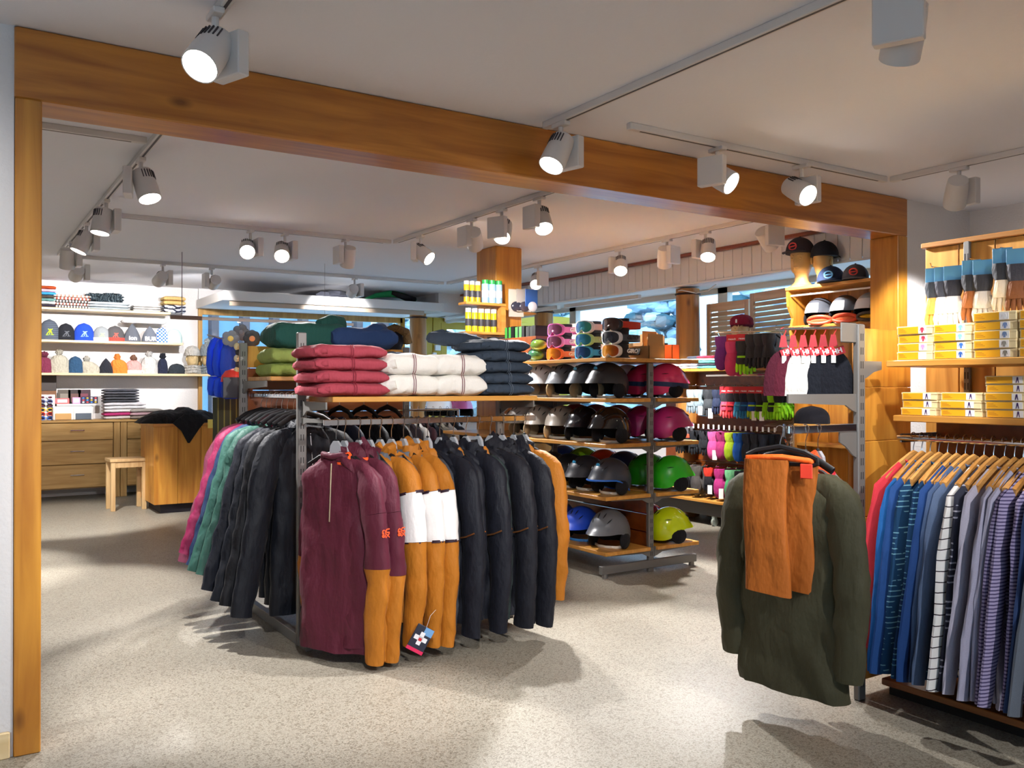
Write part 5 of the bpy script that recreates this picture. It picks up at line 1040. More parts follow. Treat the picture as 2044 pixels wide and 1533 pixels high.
# things on the chest of drawers
Z1 = .993
dp = thing('sunglasses_stand', 'white stand of brightly coloured ski sunglasses at the far left of the chest', 'display', (XP(92, 12.35), 12.35, Z1))
G().box(-.1, .1, -.0, .02, 0, .32, .003).build('board', WHITE, dp)
for r_ in range(6):
    c = ['#e8e4ea', '#4a5a8a', '#1a1c2a', '#e8c020', '#d83a28', '#2a6ad0'][r_]; z = .3 - r_ * .052; gl = G()
    for sx in (-1, 1): gl.tube([(sx * .042 + .028 * cos(a), -.02, z - .015 + .02 * sin(a)) for a in [2 * pi * i / 14 for i in range(15)]], .0055, 5)
    fr = gl.tube([(-.014, -.02, z - .01), (.014, -.02, z - .01)], .004, 5).build('sunglasses', plain(c, .3, 0, 'frame'), dp, True)
    G().ball((-.042, -.016, z - .015), (.026, .004, .018), 12, 6).ball((.042, -.016, z - .015), (.026, .004, .018), 12, 6).build('lenses', plain('#2c2440' if r_ % 2 else '#5a2838', .1, .2, 'tinted_lens'), fr, True)
for k in range(2):
    t = thing('card_dispenser', ['white dispenser box with a tan front beside the sunglasses', 'white dispenser box with a slate front left of the folded trousers'][k], 'box', (XP((125, 165)[k], 12.32), 12.32, Z1)); G().box(-.115, .115, -.08, .12, 0, .17, .008).build('case', WHITE, t); G().box(-.09, .09, -.09, -.078, .005, .085, .004).build('front_tray', plain(['#c89a5e', '#5a6470'][k], .5, 0, 'tray'), t)
tag(G().box(-.2, .2, -.05, .05, .172, .2, .006).build('white_tray', WHITE, None, False, (XP(148, 12.45), 12.48, Z1)), 'flat white tray bridging the two dispenser boxes', 'tray')
for k, (px, w, h, c, lab) in enumerate(((124, .16, .07, '#e86a6a', 'pink packaged card leaning on the white tray'), (152, .09, .08, '#e8a0d0', 'small pink pouch between the cards'), (178, .2, .09, '#2a2440', 'dark card with colourful round buttons'))):
    t = thing('display_pack', lab, 'pack', (XP(px, 12.47), 12.45, Z1 + .202), 0, None); G().box(-w / 2, w / 2, -.012, .0, 0, h, .003).build('card', plain(c, .4, 0, 'pack'), t)
    if k == 2:
        for i in range(4):
            for j in range(3): G().ball((-.072 + .048 * i, -.016, .018 + .026 * j), (.014, .005, .01), 8, 5).build('button', plain(['#f0e8f0', '#e04a4a', '#4a90e0', '#e8c040'][(i + j) % 4], .4, 0, 'button'), t, True)
    else: G().box(-w * .35, w * .35, -.015, -.012, .015, h - .015).build('print', plain('#d8d0d4', .5, 0, 'print'), t)
for k, px in enumerate((128, 149, 168)):
    t = thing('photo_stand', ['dark picture card behind the dispensers at the left', 'dark picture card behind the dispensers in the middle', 'dark picture card behind the dispensers at the right'][k], 'picture', (XP(px, 12.58), 12.58, Z1 + .22), 0, 'picture cards on the chest'); G().box(-.075, .075, -.004, .004, -.22, .16, .002).build('card', plain(['#5a5248', '#2c2224', '#402430'][k], .5, 0, 'photo'), t); G().box(-.045, .045, -.006, -.004, .0, .11).build('picture', plain(['#8a8276', '#6a4a44', '#7a3a4a'][k], .5, 0, 'photo'), t)
tag(G().box(-.14, .1, 0, .02, 0, .2, .003).build('dark_carton', plain('#3a302c', .5, 0, 'carton'), None, False, (XP(95, 12.5), 12.5, 1.36)), 'dark box high behind the sunglasses stand', 'box')
tag(G().box(-.14, .1, 0, .04, -.37, -.002, .003).build('carton_support', plain('#7a5030', .6, 0, 'carton'), None, False, (XP(95, 12.5), 12.5, 1.36)), 'brown board block under the dark box', 'box')
stack(247, 12.36, Z1, .5, .3, ['#d8d0cc', '#c23a78', '#e4e0e0', '#e6e2e4', '#dcd8dc'], .045, 'pale and magenta folded garment', 'pale folded pile on the chest', 151)
stack(240, 12.36, Z1 + .217, .42, .28, ['#4a4a50', '#55555c', '#46464c', '#5a5a62', '#4e4e56'], .036, 'grey folded trousers', 'grey trousers pile on the chest', 161)
stack(290, 12.3, Z1, .4, .28, ['#9a8a80', '#c8a0a8', '#a8a098'], .045, 'patterned folded garment', 'patterned pile half behind the black heap', 171)
# ---------------------------------------------------------------- pole hung from the ceiling
YR = 9.3
pr = thing('hanging_pole', 'long pale pole hung on thin wires below the ceiling at the left', 'pole', (0, YR, 0))
xa, xb = XP(341, YR), XP(705, YR); zp = ZP(633, xa, YR)
G().cyl((xa, 0, zp), (xb, 0, zp - .0), .017, n=12).build('pole', plain('#fdf0e8', .3, 0, 'pole'), pr, True); G().cyl((xa - .005, 0, zp), (xa + .3, 0, zp), .021, n=12).build('dark_sleeve', plain('#8a7468', .4, .2, 'pole_sleeve'), pr, True)
for px in (363, 648): G().cyl((XP(px, YR), 0, zp), (XP(px, YR), 0, CZ), .004 if px < 400 else .002, n=6).build('wire', plain('#8a8290', .4, .5, 'wire'), pr)
# ---------------------------------------------------------------- green bundle on the deep shelf
t = thing('wrapped_kite', 'long green and black bundle lying on the deep shelf over the back window', 'bag', (XP(785, 11.4), 11.45, 2.621)); G().tube([(-.4, 0, .02), (-.25, 0, .08), (0, 0, .12), (.2, 0, .09), (.38, 0, .05)], [.02, .035, .05, .04, .025], 10, wob=.3).build('green_cloth', cloth('#2a9a5a', .7), t, True); G().tube([(-.02, -.03, .13), (.2, -.03, .07), (.36, -.03, .06)], [.03, .05, .03], 8, wob=.3).build('black_strap', cloth('#1a1a20', .7), t, True)
t = thing('dark_bag', 'dark crumpled bag on the deep shelf left of the green bundle', 'bag', (XP(685, 11.4), 11.5, 2.621)); G().ball((0, 0, .05), (.32, .12, .06), 18, 10, .6, 3).build('bag', cloth('#3a3c46', .8), t, True)
# ---------------------------------------------------------------- goods at the left of the middle rack
vx, vy = XP(452, 6.5), 6.5
vr = tag(G().tube([(XP(420, 6.5) - .02, 6.5, 1.78), (BX + .02, 6.1, 1.705), (BX + .02, 5.95, 1.66)], .006, 6).build('thin_rod', CHROME, None, True), 'thin arm carrying the blue back protectors left of the rear upright', 'rail')
for k, px in enumerate((433, 446, 461)):
    t = thing('back_protector', ['leftmost blue back protector beside the grey scarf head', 'middle blue back protector', 'rightmost blue back protector touching the flower cards'][k], 'protector', (XP(px, 6.5 - .12 * k), 6.5 - .12 * k, 1.77 - .01 * k), radians(30), 'blue back protectors left of the rear upright'); m_ = cloth('#1f44b0', .8, 8, .4, .1, 'blue_foam')
    def oval(z, w, d): return [(w * cos(a), d * sin(a), z) for a in [2 * pi * j / 18 for j in range(18)]]
    G().loft([oval(.0, .02, .012), oval(-.03, .06, .02), oval(-.09, .09, .026), oval(-.2, .1, .03), oval(-.27, .085, .026), oval(-.285, .05, .02)]).build('upper_pad', m_, t, True); G().loft([oval(-.29, .06, .02), oval(-.31, .085, .026), oval(-.38, .09, .026), oval(-.42, .08, .02), oval(-.43, .05, .015)]).build('lower_pad', m_, t, True)
    G().ball((0, -.028, -.285), (.016, .01, .014), 10, 6).build('buckle', plain('#b8a878', .3, .5, 'buckle'), t, True)
for k, (px, py, c, y) in enumerate(((460, 676, '#70757e', 6.1), (481, 664, '#4a4e56', 6.2), (503, 676, '#2c2a30', 6.0))):
    t = thing('flower_card', ['grey flower shaped card with a yellow centre nearest the upright', 'dark grey flower card behind the yellow centred one', 'black round card with an orange centre behind the upright top'][k], 'card', (XP(px, y), y, ZP(py, XP(px, y), y)), radians(-15), 'flower cards above the blue protectors', rot=(radians(10), 0, radians(-12)))
    g = G()
    for q in range(5 if k < 2 else 8): a = 2 * pi * q / (5 if k < 2 else 8); g.ball((.03 * cos(a), 0, .03 * sin(a)), (.03, .004, .03), 12, 7)
    g.build('petals', plain(c, .5, 0, 'card'), t, True); G().ball((0, -.005, 0), (.02, .004, .02), 12, 7).build('centre', plain(['#e0c060', '#5a5e66', '#e09060'][k], .5, 0, 'card'), t, True)
for k in range(5): tag(G().ball((0, 0, 0), (.022, .014, .026), 12, 8).ball((0, -.012, 0), (.012, .005, .014), 8, 6).build('badge', plain(['#c8bc90', '#2a2a30', '#b8b098', '#33323a', '#c0b48c'][k], .4, 0, 'badge'), None, True, (XP(473 + (k % 2) * 3, 6.05), 6.05, ZP(692 + k * 12, XP(474, 6.05), 6.05))), ['top badge of the little column left of the rear upright', 'second badge of the little column', 'third badge of the little column', 'fourth badge of the little column', 'bottom badge of the little column'][k], 'badge', 'badge column left of the rear upright')
rb = thing('red_cap', 'small red cap in a clear pack left of the rear upright', 'hat', (XP(468, 6.1), 6.1, 1.44)); G().lathe([(.09, 0), (.085, .04), (.06, .075), (.01, .09)], 20).build('crown', plain('#d8382c', .5, 0, 'red_cloth'), rb, True); G().box(-.1, .1, -.09, -.085, -.11, .03, .002).build('pack_card', plain('#34343a', .3, 0, 'pack'), rb)
t = thing('garment_bag', 'long olive and black striped garment hanging left of the rear upright', 'clothing', (XP(455, 6.4), 6.4, 1.33), radians(10))
G().loft([[(x * w, y, z) for x, y in ((-.1, -.03), (.1, -.03), (.1, .03), (-.1, .03))] for z, w in ((0, 1.0), (-.2, .98), (-.45, 1.05), (-.62, .8))]).build('body', stripes('#34382a', '#6a6c3a', 22, .2, 0), t, True); G().tube([(-.08, 0, -.5), (-.09, 0, -.72)], .03, 8).tube([(.04, 0, -.5), (.02, 0, -.8)], .03, 8).build('straps', cloth('#1c1d1f', .8), t, True)
tag(G().box(-.07, .08, 0, .01, -.28, 0, .002).build('white_leaflet', WTAG, None, False, (XP(478, 6.5), 6.5, 1.37)), 'white leaflet hanging behind the olive garment', 'leaflet')
hangp = tag(G().tube([(XP(440, 6.4), 6.4, 1.345), (BX, 6.1, 1.36), (BX, 5.94, 1.36)], .005, 6).build('thin_rod', CHROME, None, True), 'lower thin arm left of the rear upright', 'rail')

# ================================================================ RIGHT RACK BY THE SHIRTS
EX, EY = 3.445, 2.47
er = thing('end_rack', 'steel upright rack with hat arm and pine side panel at the shirt wall', 'clothes rack', (0, 0, 0))
upright(er, EX, EY, 1.685); 
for k, (z0, z1) in enumerate(((.05, .4), (.402, .8), (.802, 1.15), (1.152, 1.4), (1.402, 1.675))):
    G().box(EX + .03, 3.93, 2.53, 2.55, z0, z1, .003).build('panel_board', PANELW, er)
bracket(er, (EX - .02, EY), (-1, 0), .46, 1.372, .05); bracket(er, (EX - .02, EY), (-1, 0), .12, 1.22, .08, 'rail_arm'); bracket(er, (EX + .02, EY), (1, 0), .14, 1.52, .05)
G().box(3.0, EX - .02, 2.476, 2.5, 1.345, 1.37, .003).build('shelf', SHELFX, er)
G().box(2.965, EX - .02, EY - .008, EY + .008, 1.205, 1.24, .003).build('hanging_rail', CHROME, er); G().tube([(2.965, EY, 1.23), (2.945, EY, 1.245), (2.94, EY, 1.2), (2.965, EY, 1.16)], .006, 6).build('rail_hook', CHROME, er, True)
G().tube([(EX - .03, 2.5, 1.66), (3.40, 2.54, 1.672), (3.235, 2.765, 1.672)], .006, 8).build('hat_rail', CHROME, er, True); G().box(EX - .13, EX - .02, EY - .004, EY + .004, 1.6, 1.69, .02).build('arm_plate', STEEL, er)
HT = [(0, '#4a1526', 'maroon knit hat at the left end of the hat arm'), (1, '#571a2c', 'second maroon knit hat on the hat arm'), (2, '#dcdad4', 'cream knit hat on the hat arm'), (3, '#d4d4d0', 'off white knit hat right of the cream one'), (4, '#141821', 'black knit hat beside the off white ones'), (5, '#10131c', 'black knit hat nearest the steel upright')]
for x, c, lab in HT:
    t = thing('knit_hat_on_card', lab, 'hat', (3.255 + .027 * x, 2.735 - .034 * x, 1.672), radians(-38 - 2 * x), 'knit hats on the hat arm')
    G().tube([(.0, 0, -.035), (.012, 0, -.01), (0, 0, .006), (-.012, 0, 0)], .003, 5).build('hook', plain('#d83a3a', .4, 0, 'red_plastic'), t, True)
    G().prism([(-.01, -.03), (.01, -.03), (.02, -.085), (-.02, -.085)], -.0015, .0015).build('card_hanger', plain('#a82630', .5, 0, 'red_card'), t)
    c_ = G().box(-.05, .015, -.0155, -.014, -.125, -.09, .001).build('brand_card', RED, t); c_.rotation_euler = (0, radians(-18), 0)
    lettering('HH', .03, plain('#f4f0f0', .6, 0, 'print'), c_, (-.018, -.0165, -.107), (radians(90), 0, 0), bold=.001)
    m_ = cloth(c, .95, 60, .35, .1, 'knit'); rings = []
    for i in range(12):
        u = i / 11; k = max(.1, (1 - (1 - u) ** 3.0) ** .55) * (1 + .04 * u); rings.append([(.1 * k * cos(a) * .88, .012 * k * sin(a) * (1 + .15 * noise.noise(Vector((cos(a) * 2, u * 3, x * 9)))), -.095 - .215 * u + .006 * noise.noise(Vector((cos(a), x * 20, 1)))) for a in [2 * pi * j / 20 for j in range(20)]])
    G().loft(rings).build('crown', m_, t, True); G().box(-.01, .01, -.016, -.0145, -.16, -.125, .001).build('size_tag', WTAG, t)
# jackets on the arm
OL = '#454330'
jacket('large olive jacket facing the viewer at the end of the right arm', (2.985, 2.47, RZ + .0), radians(-82), body=OL, L=.91, W=.225, T=.06, flare=.075, sl=.78, seed=61, hanger='black', hood=OL, sr=.08, group='jackets on the right arm', rough=.7, zipc='#6a6a58')
jacket('second olive jacket pressed behind the first', (3.08, 2.47, RZ), radians(-86), body='#454633', L=.84, W=.17, T=.03, flare=.06, sl=.78, seed=62, hanger='grey', hood='#e8501e', sr=.07, group='jackets on the right arm')
jacket('red jacket third on the right arm', (3.16, 2.47, RZ), radians(-88), body='#b81c2c', L=.8, W=.13, T=.03, flare=.03, sl=.76, seed=63, hanger='grey', sr=.045, group='jackets on the right arm')
tr = thing('ski_trousers', 'rust brown trousers folded over a hanger in front of the olive jacket', 'trousers', (2.895, 2.45, RZ + .0), radians(-68))
hook_geo(-.06).build('hook', WIRE, tr, True)
G().tube([(-.14, -.0, -.105), (-.1, 0, -.085), (0, 0, -.065), (.1, 0, -.085), (.15, 0, -.11), (.152, 0, -.13), (.13, 0, -.137), (-.12, 0, -.13), (-.14, 0, -.105)], .008, 6, flat=1.3).build('hanger_frame', BLACK, tr, True)
RU = cloth('#a4591a', .65, 6, .6, .1, 'ripstop')
def leg(xa, xb, y, z0, z1, sd, flip=0):
    rings = []
    for i in range(17):
        u = i / 16; ring = []
        for j in range(22):
            a = 2 * pi * j / 22; w = (xb - xa) / 2 * (1 + .03 * u - .04 * sin(pi * u)); cx = (xa + xb) / 2 + .008 * sin(5 * u + sd)
            e = .6; x = cx + w * abs(cos(a)) ** e * (1 if cos(a) > 0 else -1); d = .024 * abs(sin(a)) ** e * (1 if sin(a) > 0 else -1)
            nz = noise.noise(Vector((x * 14 + sd, u * 6, sd))); ring.append((x, y + d * (1 + .5 * nz) + .008 * nz, z0 + (z1 - z0) * u - (.02 * (x - xa) / .2 if u > .9 else 0)))
        rings.append(ring)
    return G().loft(rings)
leg(-.14, .045, -.03, -.118, -.66, 3).build('left_leg', RU, tr, True); leg(-.0, .14, .02, -.118, -.65, 8).build('right_leg', RU, tr, True)
G().tube([(-.13, -.03, -.115), (-.06, -.045, -.108), (.02, -.04, -.106), (.12, -.01, -.118), (.14, .02, -.13)], .012, 8, wob=.3).build('orange_waistband', cloth('#f0641c', .7), tr, True)
G().box(.09, .14, -.03, -.024, -.19, -.13, .003).build('red_tab', plain('#e8402a', .6, 0, 'tab'), tr)

# ---------------------------------------------------------------- shirt wall
sw = thing('shirt_wall_unit', 'pine wall unit with two box shelves and a chrome shirt rail at the right', 'shelf unit', (0, 0, 0))
yy = 2.5; k = 0
while yy > .0:
    G().box(4.0, 4.025, yy - .168, yy - .002, .02, 2.075, .003).build('back_board', wood('#d29a48', '#a8702a', 2, 1, .4, True, .2, 'pine_board') if True else None, sw); yy -= .17; k += 1
G().box(3.98, 4.03, .0, 2.51, 2.076, 2.1, .003).build('top_moulding', wood('#a8712e', '#8a5a22', 1, 1, .4, False), sw)
for y in (2.28, 1.05):
    g, s = upright_geo(1.7, w=.03, d=.02, step=.05); M = Matrix.Translation((3.985, y, .38)) @ Matrix.Rotation(radians(-90), 4, 'Z'); p = g.xf(M).build('wall_rail', STEEL, sw); s.xf(M).build('slots', SLOTM, p)['kind'] = 'stuff'
G().box(3.555, 3.975, .2, 2.41, 1.493, 1.521, .003).build('upper_shelf', SHELFY, sw); G().box(3.59, 3.975, .2, 2.40, 1.248, 1.276, .003).build('lower_shelf', SHELFY, sw); G().box(3.56, 3.975, .2, 2.44, .055, .085, .003).build('bottom_shelf', wood('#9a5a24', '#7a4216', 1, 1, .4, True), sw)
G().box(3.62, 3.96, .2, 2.44, .0, .052).build('plinth', plain('#1a1614', .8, 0, 'dark_plinth'), sw)
G().tube([(3.66, 2.42, 1.172), (3.66, .2, 1.172)], .013, 10).build('shirt_rail', CHROME, sw, True)
for y in (2.405, 1.05): G().box(3.655, 3.985, y - .004, y + .004, 1.15, 1.19, .002).build('rail_arm', STEEL, sw)
G().box(3.93, 3.95, .2, 2.4, .09, 1.24).build('dark_backing', BROWNP, sw)
sN = lambda a, b_, f, d, **k: stripes(a, b_, f, d, 2, **k)
TS = [(2.345, dict(mat=cloth('#c8323e', .85, 9, .2), shoulder=cloth('#8e8f94', .85, 9, .2), sl=.72, L=.8), 'coral red shirt with grey shoulders at the left end of the shirt rail'), (2.305, dict(mat=cloth('#17599a', .8, 9, .3), L=.9), 'bright blue shirt next to the coral one'), (2.265, dict(mat=cloth('#163f78', .8, 9, .3), L=.94), 'deep blue shirt third on the shirt rail'),
      (2.225, dict(mat=sN('#143a5c', '#6a9aac', 46, .2, chop=14), L=.9), 'blue shirt with broken pale stripes, left of two'), (2.185, dict(mat=sN('#12365a', '#5f93a8', 46, .2, chop=12), L=.92), 'blue shirt with broken pale stripes, right of two'), (2.145, dict(mat=cloth('#173a70', .85, 9, .25), L=.88), 'plain navy blue shirt after the broken stripes'),
      (2.105, dict(mat=cloth('#44587a', .9, 9, .25), L=.9), 'slate blue shirt left of the white striped one'), (2.07, dict(mat=cloth('#4c5c78', .9, 9, .25), L=.88), 'second slate blue shirt touching the white striped one'), (2.025, dict(mat=sN('#d8d6d4', '#2a2028', 24, .1, wob=.02), L=.86), 'white shirt with thin black stripes'), (1.985, dict(mat=sN('#2a2c3a', '#9a9aa8', 40, .25, chop=10), L=.84), 'dark patterned shirt behind the white striped one'),
      (1.94, dict(mat=cloth('#a8a4b4', .9, 14, .2), L=.86), 'pale lilac grey shirt, first of three'), (1.90, dict(mat=cloth('#9a98ac', .9, 14, .2), L=.92), 'pale lilac grey shirt, second of three'), (1.865, dict(mat=cloth('#a09eb2', .9, 14, .2), L=.94), 'pale lilac grey shirt, third of three'),
      (1.825, dict(mat=sN('#8f86a8', '#443c60', 75, .4), L=.9), 'purple finely striped shirt, first of three'), (1.79, dict(mat=sN('#978eae', '#4a4266', 75, .4), L=.9), 'purple finely striped shirt, second of three'), (1.755, dict(mat=sN('#8f86a8', '#443c60', 75, .4), L=.88), 'purple finely striped shirt, third of three'), (1.715, dict(mat=cloth('#2b3f68', .85, 9, .25), L=.92), 'dark blue shirt after the purple stripes'), (1.675, dict(mat=cloth('#5a616c', .9, 9, .25), L=.9), 'charcoal grey shirt at the right edge of the picture'),
      (1.63, dict(mat=cloth('#8a90a0', .9, 9, .25), L=.9), 'grey shirt past the right edge'), (1.585, dict(mat=cloth('#3a4c78', .9, 9, .25), L=.9), 'blue shirt past the right edge'), (1.54, dict(mat=cloth('#a8a4b4', .9, 9, .25), L=.9), 'light shirt past the right edge')]
for i, (y, kw, lab) in enumerate(TS): tee(lab, (3.66, y, 1.178), radians(-3 + (i * 5 % 7) * .9), kw.pop('mat'), seed=i + 2, flare=.17 + .02 * (i % 3), W=.205, **kw)
# ---------------------------------------------------------------- yellow boxes
BOXM = plain('#e8d4a2', .6, 0, 'box_card'); LABY = plain('#e8a818', .5, 0, 'yellow_print'); LABW = plain('#efece8', .5, 0, 'white_print')
def ybox(label, x, y, z, w, icon, kind, grp, h=.037, dep=.26, jx=0):
    """flat garment box, printed end towards -x"""
    t = thing('garment_box', label, 'box', (x + jx, y, z), 0, grp); bdy = G().box(0, dep, -w / 2, w / 2, 0, h - .001, .0015).build('box_body', BOXM, t); G().box(-.002, dep, -w / 2 - .001, w / 2 + .001, h * .72, h - .0005, .001).build('lid', BOXM, t)
    G().box(-.0035, -.001, -w * .12, w * .46, .003, h - .004).build('yellow_label', LABY, t); wl = G().box(-.0035, -.001, -w * .34, -w * .125, .003, h - .004).build('white_label', LABW, t)
    s = h / .037; cy_ = -w * .235
    if kind == 'shirt': P = [(-.004, .006), (.004, .006), (.005, .022), (.008, .012), (.010, .013), (.008, .026), (.003, .029), (-.003, .029), (-.008, .026), (-.010, .013), (-.008, .012), (-.005, .022)]
    else: P = [(-.003, .03), (.003, .03), (.004, .022), (.007, .005), (.0045, .005), (0, .02), (-.0045, .005), (-.007, .005), (-.004, .022)]
    G().prism([(cy_ + a * s, b_ * s) for a, b_ in P], -.0045, -.0036, 'yz').build('garment_icon', plain(icon, .6, 0, 'icon'), wl)
    tx = G()
    for q in range(3): tx.box(-.0042, -.0035, w * (.43 - .22 * (1 - q * .2)), w * .43, h * (.3 + .17 * q), h * (.3 + .17 * q) + .002)
    tx.build('print_lines', plain('#b8781a', .6, 0, 'print'), t); return t
cols = [(2.285 - .0, 4, ['#e8e4e4', '#e090c0', '#d03048', '#d03048']), (2.115, 4, ['#2a5aa8', '#2f68b8', '#80d0d8', '#80d0d8']), (1.935, 5, ['#8a8478', '#9a9488', '#7088b0', '#7a92c0', '#e0e0e0']), (1.75, 5, ['#8a8478'] * 5), (1.565, 5, ['#5a6a88'] * 5)]
on = ['bottom', 'second', 'third', 'fourth', 'top']
for c, (y, n, ic) in enumerate(cols):
    for i in range(n): ybox('%s yellow box with a shirt picture in the %s column of the upper shelf' % (on[i] if i < n - 1 else 'top', ['leftmost', 'second', 'third', 'fourth', 'fifth'][c]), 3.575, y, 1.5215 + .0375 * i, .165 if c < 2 else .175, ic[i], 'shirt', 'yellow boxes on the upper shelf', jx=.004 * ((i * 7 + c) % 3))
cols = [(2.29, 3), (2.10, 3), (1.905, 5), (1.715, 5), (1.53, 4)]
for c, (y, n) in enumerate(cols):
    for i in range(n): ybox('%s yellow box with a trousers picture in the %s column of the lower shelf' % (on[i] if i < n - 1 else 'top', ['leftmost', 'second', 'third', 'fourth', 'fifth'][c]), 3.61, y, 1.2765 + .0345 * i, .165 if c < 1 else .18, '#3a1c5a', 'leg', 'yellow boxes on the lower shelf', h=.034, jx=.006 * ((i * 5 + c) % 3))
# work gloves hung over the boxes
for k, (px, z, c, cuff, nm) in enumerate(((1866, 1.86, '#e09a48', '#30343c', 'orange palmed leather glove on a blue card at the left end'), (1884, 1.86, '#e8e4e4', '#3a3c48', 'white and black glove behind the orange palmed one'), (1903, 1.86, '#dcd8d8', '#2c2c36', 'white glove in the middle of the left bunch'), (1940, 1.875, '#9a5a2c', '#30323a', 'brown leather glove on a blue card'), (1962, 1.87, '#c8c0bc', '#34343c', 'grey glove beside the brown leather one'), (2002, 1.91, '#d8c8b4', '#2e3038', 'cream leather glove high over the right boxes'), (2030, 1.9, '#7a4a2c', '#3a3a44', 'brown glove at the right edge over the boxes'))):
    x = 3.78; glove(nm, (x, YP(px, x), z + .075), radians(-74), c, cuff, False, None, 0, '#5f9cc4', .85, 'leather gloves above the yellow boxes'); 
tag(G().tube([(3.998, YP(1870, 3.8), 1.95), (3.76, YP(1870, 3.8), 1.95), (3.75, YP(1870, 3.8), 1.965)], .003, 5).tube([(3.998, YP(1945, 3.8), 1.965), (3.76, YP(1945, 3.8), 1.965)], .003, 5).tube([(3.998, YP(2008, 3.8), 1.995), (3.76, YP(2008, 3.8), 1.995)], .003, 5).build('glove_pegs', CHROME, None, True), 'chrome pegs holding the leather gloves above the yellow boxes', 'rail')

# ================================================================ CAP CABINET
cc = thing('cap_cabinet', 'pine cabinet with a curved side carrying caps above ski helmets', 'cabinet', (0, 0, 0))
ya, yb = 4.12, 5.09
G().box(6.08, 6.42, ya, yb, 2.235, 2.262, .003).build('top_shelf', SHELFY, cc); G().box(6.12, 6.42, ya, yb, 1.905, 1.93, .003).build('lower_shelf', SHELFY, cc); 
for k in range(5): G().box(6.405, 6.425, ya + k * .194, ya + k * .194 + .192, .02, 2.234, .003).build('back_board', PANELW, cc)
G().prism([(6.09, 2.234), (6.40, 2.234), (6.40, .0), (6.2, .0), (6.2, 1.3), (6.16, 1.75), (6.13, 1.9), (6.16, 2.0), (6.1, 2.1)], yb - .024, yb, 'xz').build('curved_side', PANELW, cc)
G().tube([(6.12, ya + .02, 2.19), (6.12, yb - .03, 2.19)], .008, 8).build('rail', WHITE, cc, True)
G().box(6.2, 6.4, ya, yb - .026, .9, .925).build('shelf', SHELFY, cc)
def cap(label, loc, rz, colr, badge=None, bill=None, grp='caps on the cap cabinet', s=1.0):
    t = thing('baseball_cap', label, 'cap', loc, rz, grp); m_ = cloth(colr, .8, 20, .2, .1, 'twill'); rings = []
    for i in range(10):
        ph = pi / 2 * i / 9; rings.append([(.098 * s * cos(ph) * cos(a), .115 * s * cos(ph) * sin(a) * (1 if sin(a) > 0 else 1.02), .01 + .12 * s * sin(ph) ** .85) for a in [2 * pi * j / 26 for j in range(26)]])
    G().loft(rings[:-1] + [[(p[0] * .02, p[1] * .02, .131 * s) for p in rings[0]]]).build('crown', m_, t, True)
    v = [];
    for r_ in range(2):
        for k_ in range(2):
            pass
    bl = G(); A = [radians(205 + 130 * j / 12) for j in range(13)]; inn = [(.096 * s * cos(a), .112 * s * sin(a)) for a in A]; outp = [(.09 * s * cos(a) * 1.0, .112 * s * sin(a) - .085 * s * max(0, -sin(a)) ** .6) for a in A]
    bl.loft([[(x, y, .018 + dz) for x, y in inn] + [(x, y, .004 + dz - .0 * 1) for x, y in reversed(outp)] for dz in (0, .005)])
    bl.build('bill', cloth(bill or colr, .8, 20, .2, .1, 'twill'), t, True); G().ball((0, 0, .132 * s), (.008, .008, .005), 8, 5).build('button', m_, t, True)
    if badge: e = G().tube([(.028 * cos(a) * s, -.1125 * s, .062 + .024 * sin(a) * s) for a in [2 * pi * i / 18 for i in range(19)]], .006, 6); e.tube([(-.03, -.112 * s, .058), (.03, -.112 * s, .066)], .006, 6); e.build('badge', plain(badge, .6, 0, 'embroidery'), t, True)
    return t
ZC = 2.2625
x = 6.22
head('tall mannequin head in a dark cap turned left on the cap cabinet', (x, YP(1600, x), ZC), radians(-78), plain('#b9955a', .55, 0, 'mannequin'), 1.12)
cap('dark plum cap worn by the left mannequin head', (x - .01, YP(1599, x), ZC + .285), radians(-78), '#2a2228', '#c83a3a', s=1.2)
head('mannequin head in a black furry cap behind the plum cap', (6.3, YP(1644, 6.3), ZC), radians(100), plain('#b9955a', .55, 0, 'mannequin'), .97)
cap('black cap with fur edge on the second mannequin head', (6.3, YP(1646, 6.3), ZC + .245), radians(100), '#14141c', s=1.14)
cap('navy cap with a pale blue round badge on the cabinet top', (6.17, YP(1659, 6.17), ZC), radians(-62), '#1d2a45', '#6fb0e0', '#1d2a45', s=1.15)
cap('grey washed cap with a red badge beside the navy cap', (6.17, YP(1708, 6.17), ZC), radians(-62), '#4a4a52', '#d8483a', '#5a5a60', s=1.05)
tag(G().box(6.12, 6.34, 4.13, 4.27, ZC + .0, ZC + .24, .01).build('dark_box', plain('#17161c', .6, 0, 'dark_card')), 'tall black box at the right end of the cap cabinet', 'box')
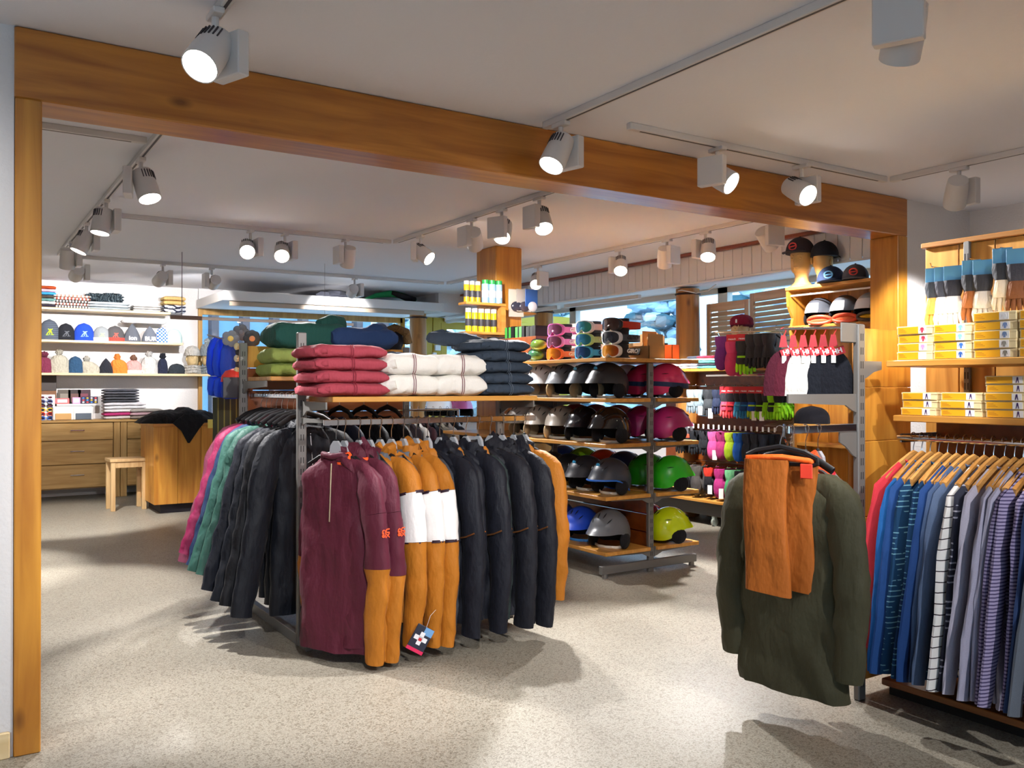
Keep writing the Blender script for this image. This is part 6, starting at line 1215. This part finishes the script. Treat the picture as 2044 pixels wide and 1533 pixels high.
for k, (px, lab) in enumerate(((1637, 'grey and white helmet left in the cap cabinet'), (1688, 'grey and white helmet beside it nearer the post'), (1738, 'silver helmet half hidden behind the wooden post'))):
    h_ = helmet(lab, (6.27, YP(px, 6.27), 1.9305), radians(-70), '#4b4e55' if k < 2 else '#9aa4ac', rough=.3, accent='#d8dade', group='helmets in the cap cabinet', vents=False, size=1.08)
    for sx in range(4): G().ball((-.05 + .035 * sx, -.12 + .02 * (sx % 2), .14 + .02 * (sx % 2)), (.006, .005, .006), 8, 5).build('rivet', plain('#e0e0e4', .3, .5, 'rivet'), h_, True)
    t = thing('ski_goggles', ['orange goggles resting before the left cabinet helmet', 'orange goggles resting before the second cabinet helmet', 'gold goggles before the silver cabinet helmet'][k], 'goggles', (6.14, YP(px, 6.14) , 1.965), radians(-75), 'orange goggles in the cap cabinet'); G().tube([(.1 * cos(a), -.0 - .03 * abs(sin(a)), .03 * sin(a)) for a in [2 * pi * i / 24 for i in range(25)]], .014, 8).build('frame', plain('#e85a3a' if k < 2 else '#3a2a20', .4, 0, 'goggle_frame'), t, True); G().ball((0, -.01, 0), (.088, .02, .028), 16, 8).build('lens', plain('#e8744a' if k < 2 else '#d8a820', .2, .2, 'lens'), t, True)
x = 6.62; tag(G().box(x - .09, x + .09, YP(1478, x) - .09, YP(1478, x) + .09, 1.5935, 1.735, .004).build('head_block', PANELW), 'wooden block under the beret head on the peg wall top', 'block'); hd1 = head('mannequin head in a red beret between the purple mitten and the shutters', (x, YP(1478, x), 1.736), radians(-58), SKIN2, 1.1)
t = beanie('crimson knit beret with a white tab on the mannequin head', (x + .02, YP(1478, x), 1.736 + .285), radians(-58), '#8a1836', h=.11, w=.115, depth=.14, rough=True, slump=.0, group='berets', ears=False)
G().box(-.035, -.02, -.145, -.134, .015, .05, .002).build('white_tab', WTAG, t)
G().loft([[(.108 * cos(a), .13 * sin(a), z) for a in [2 * pi * j / 24 for j in range(24)]] for z in (-.02, .02)]).build('band', cloth('#5c1430', .95, 40, .8, .1, 'knit'), t, True)
# small dark items on the shelf under the hat arm
t = beanie('small black cap on the shelf edge under the hat arm', (3.36, 2.66, 1.235 - .0), radians(-70), '#14131a', h=.08, w=.08, rough=False, group='small caps under the hat arm')
tag(G().box(3.28, 3.42, 2.55, 2.7, 1.21, 1.234, .003).build('small_shelf', SHELFX), 'short wooden shelf piece under the hat arm bracket', 'shelf')
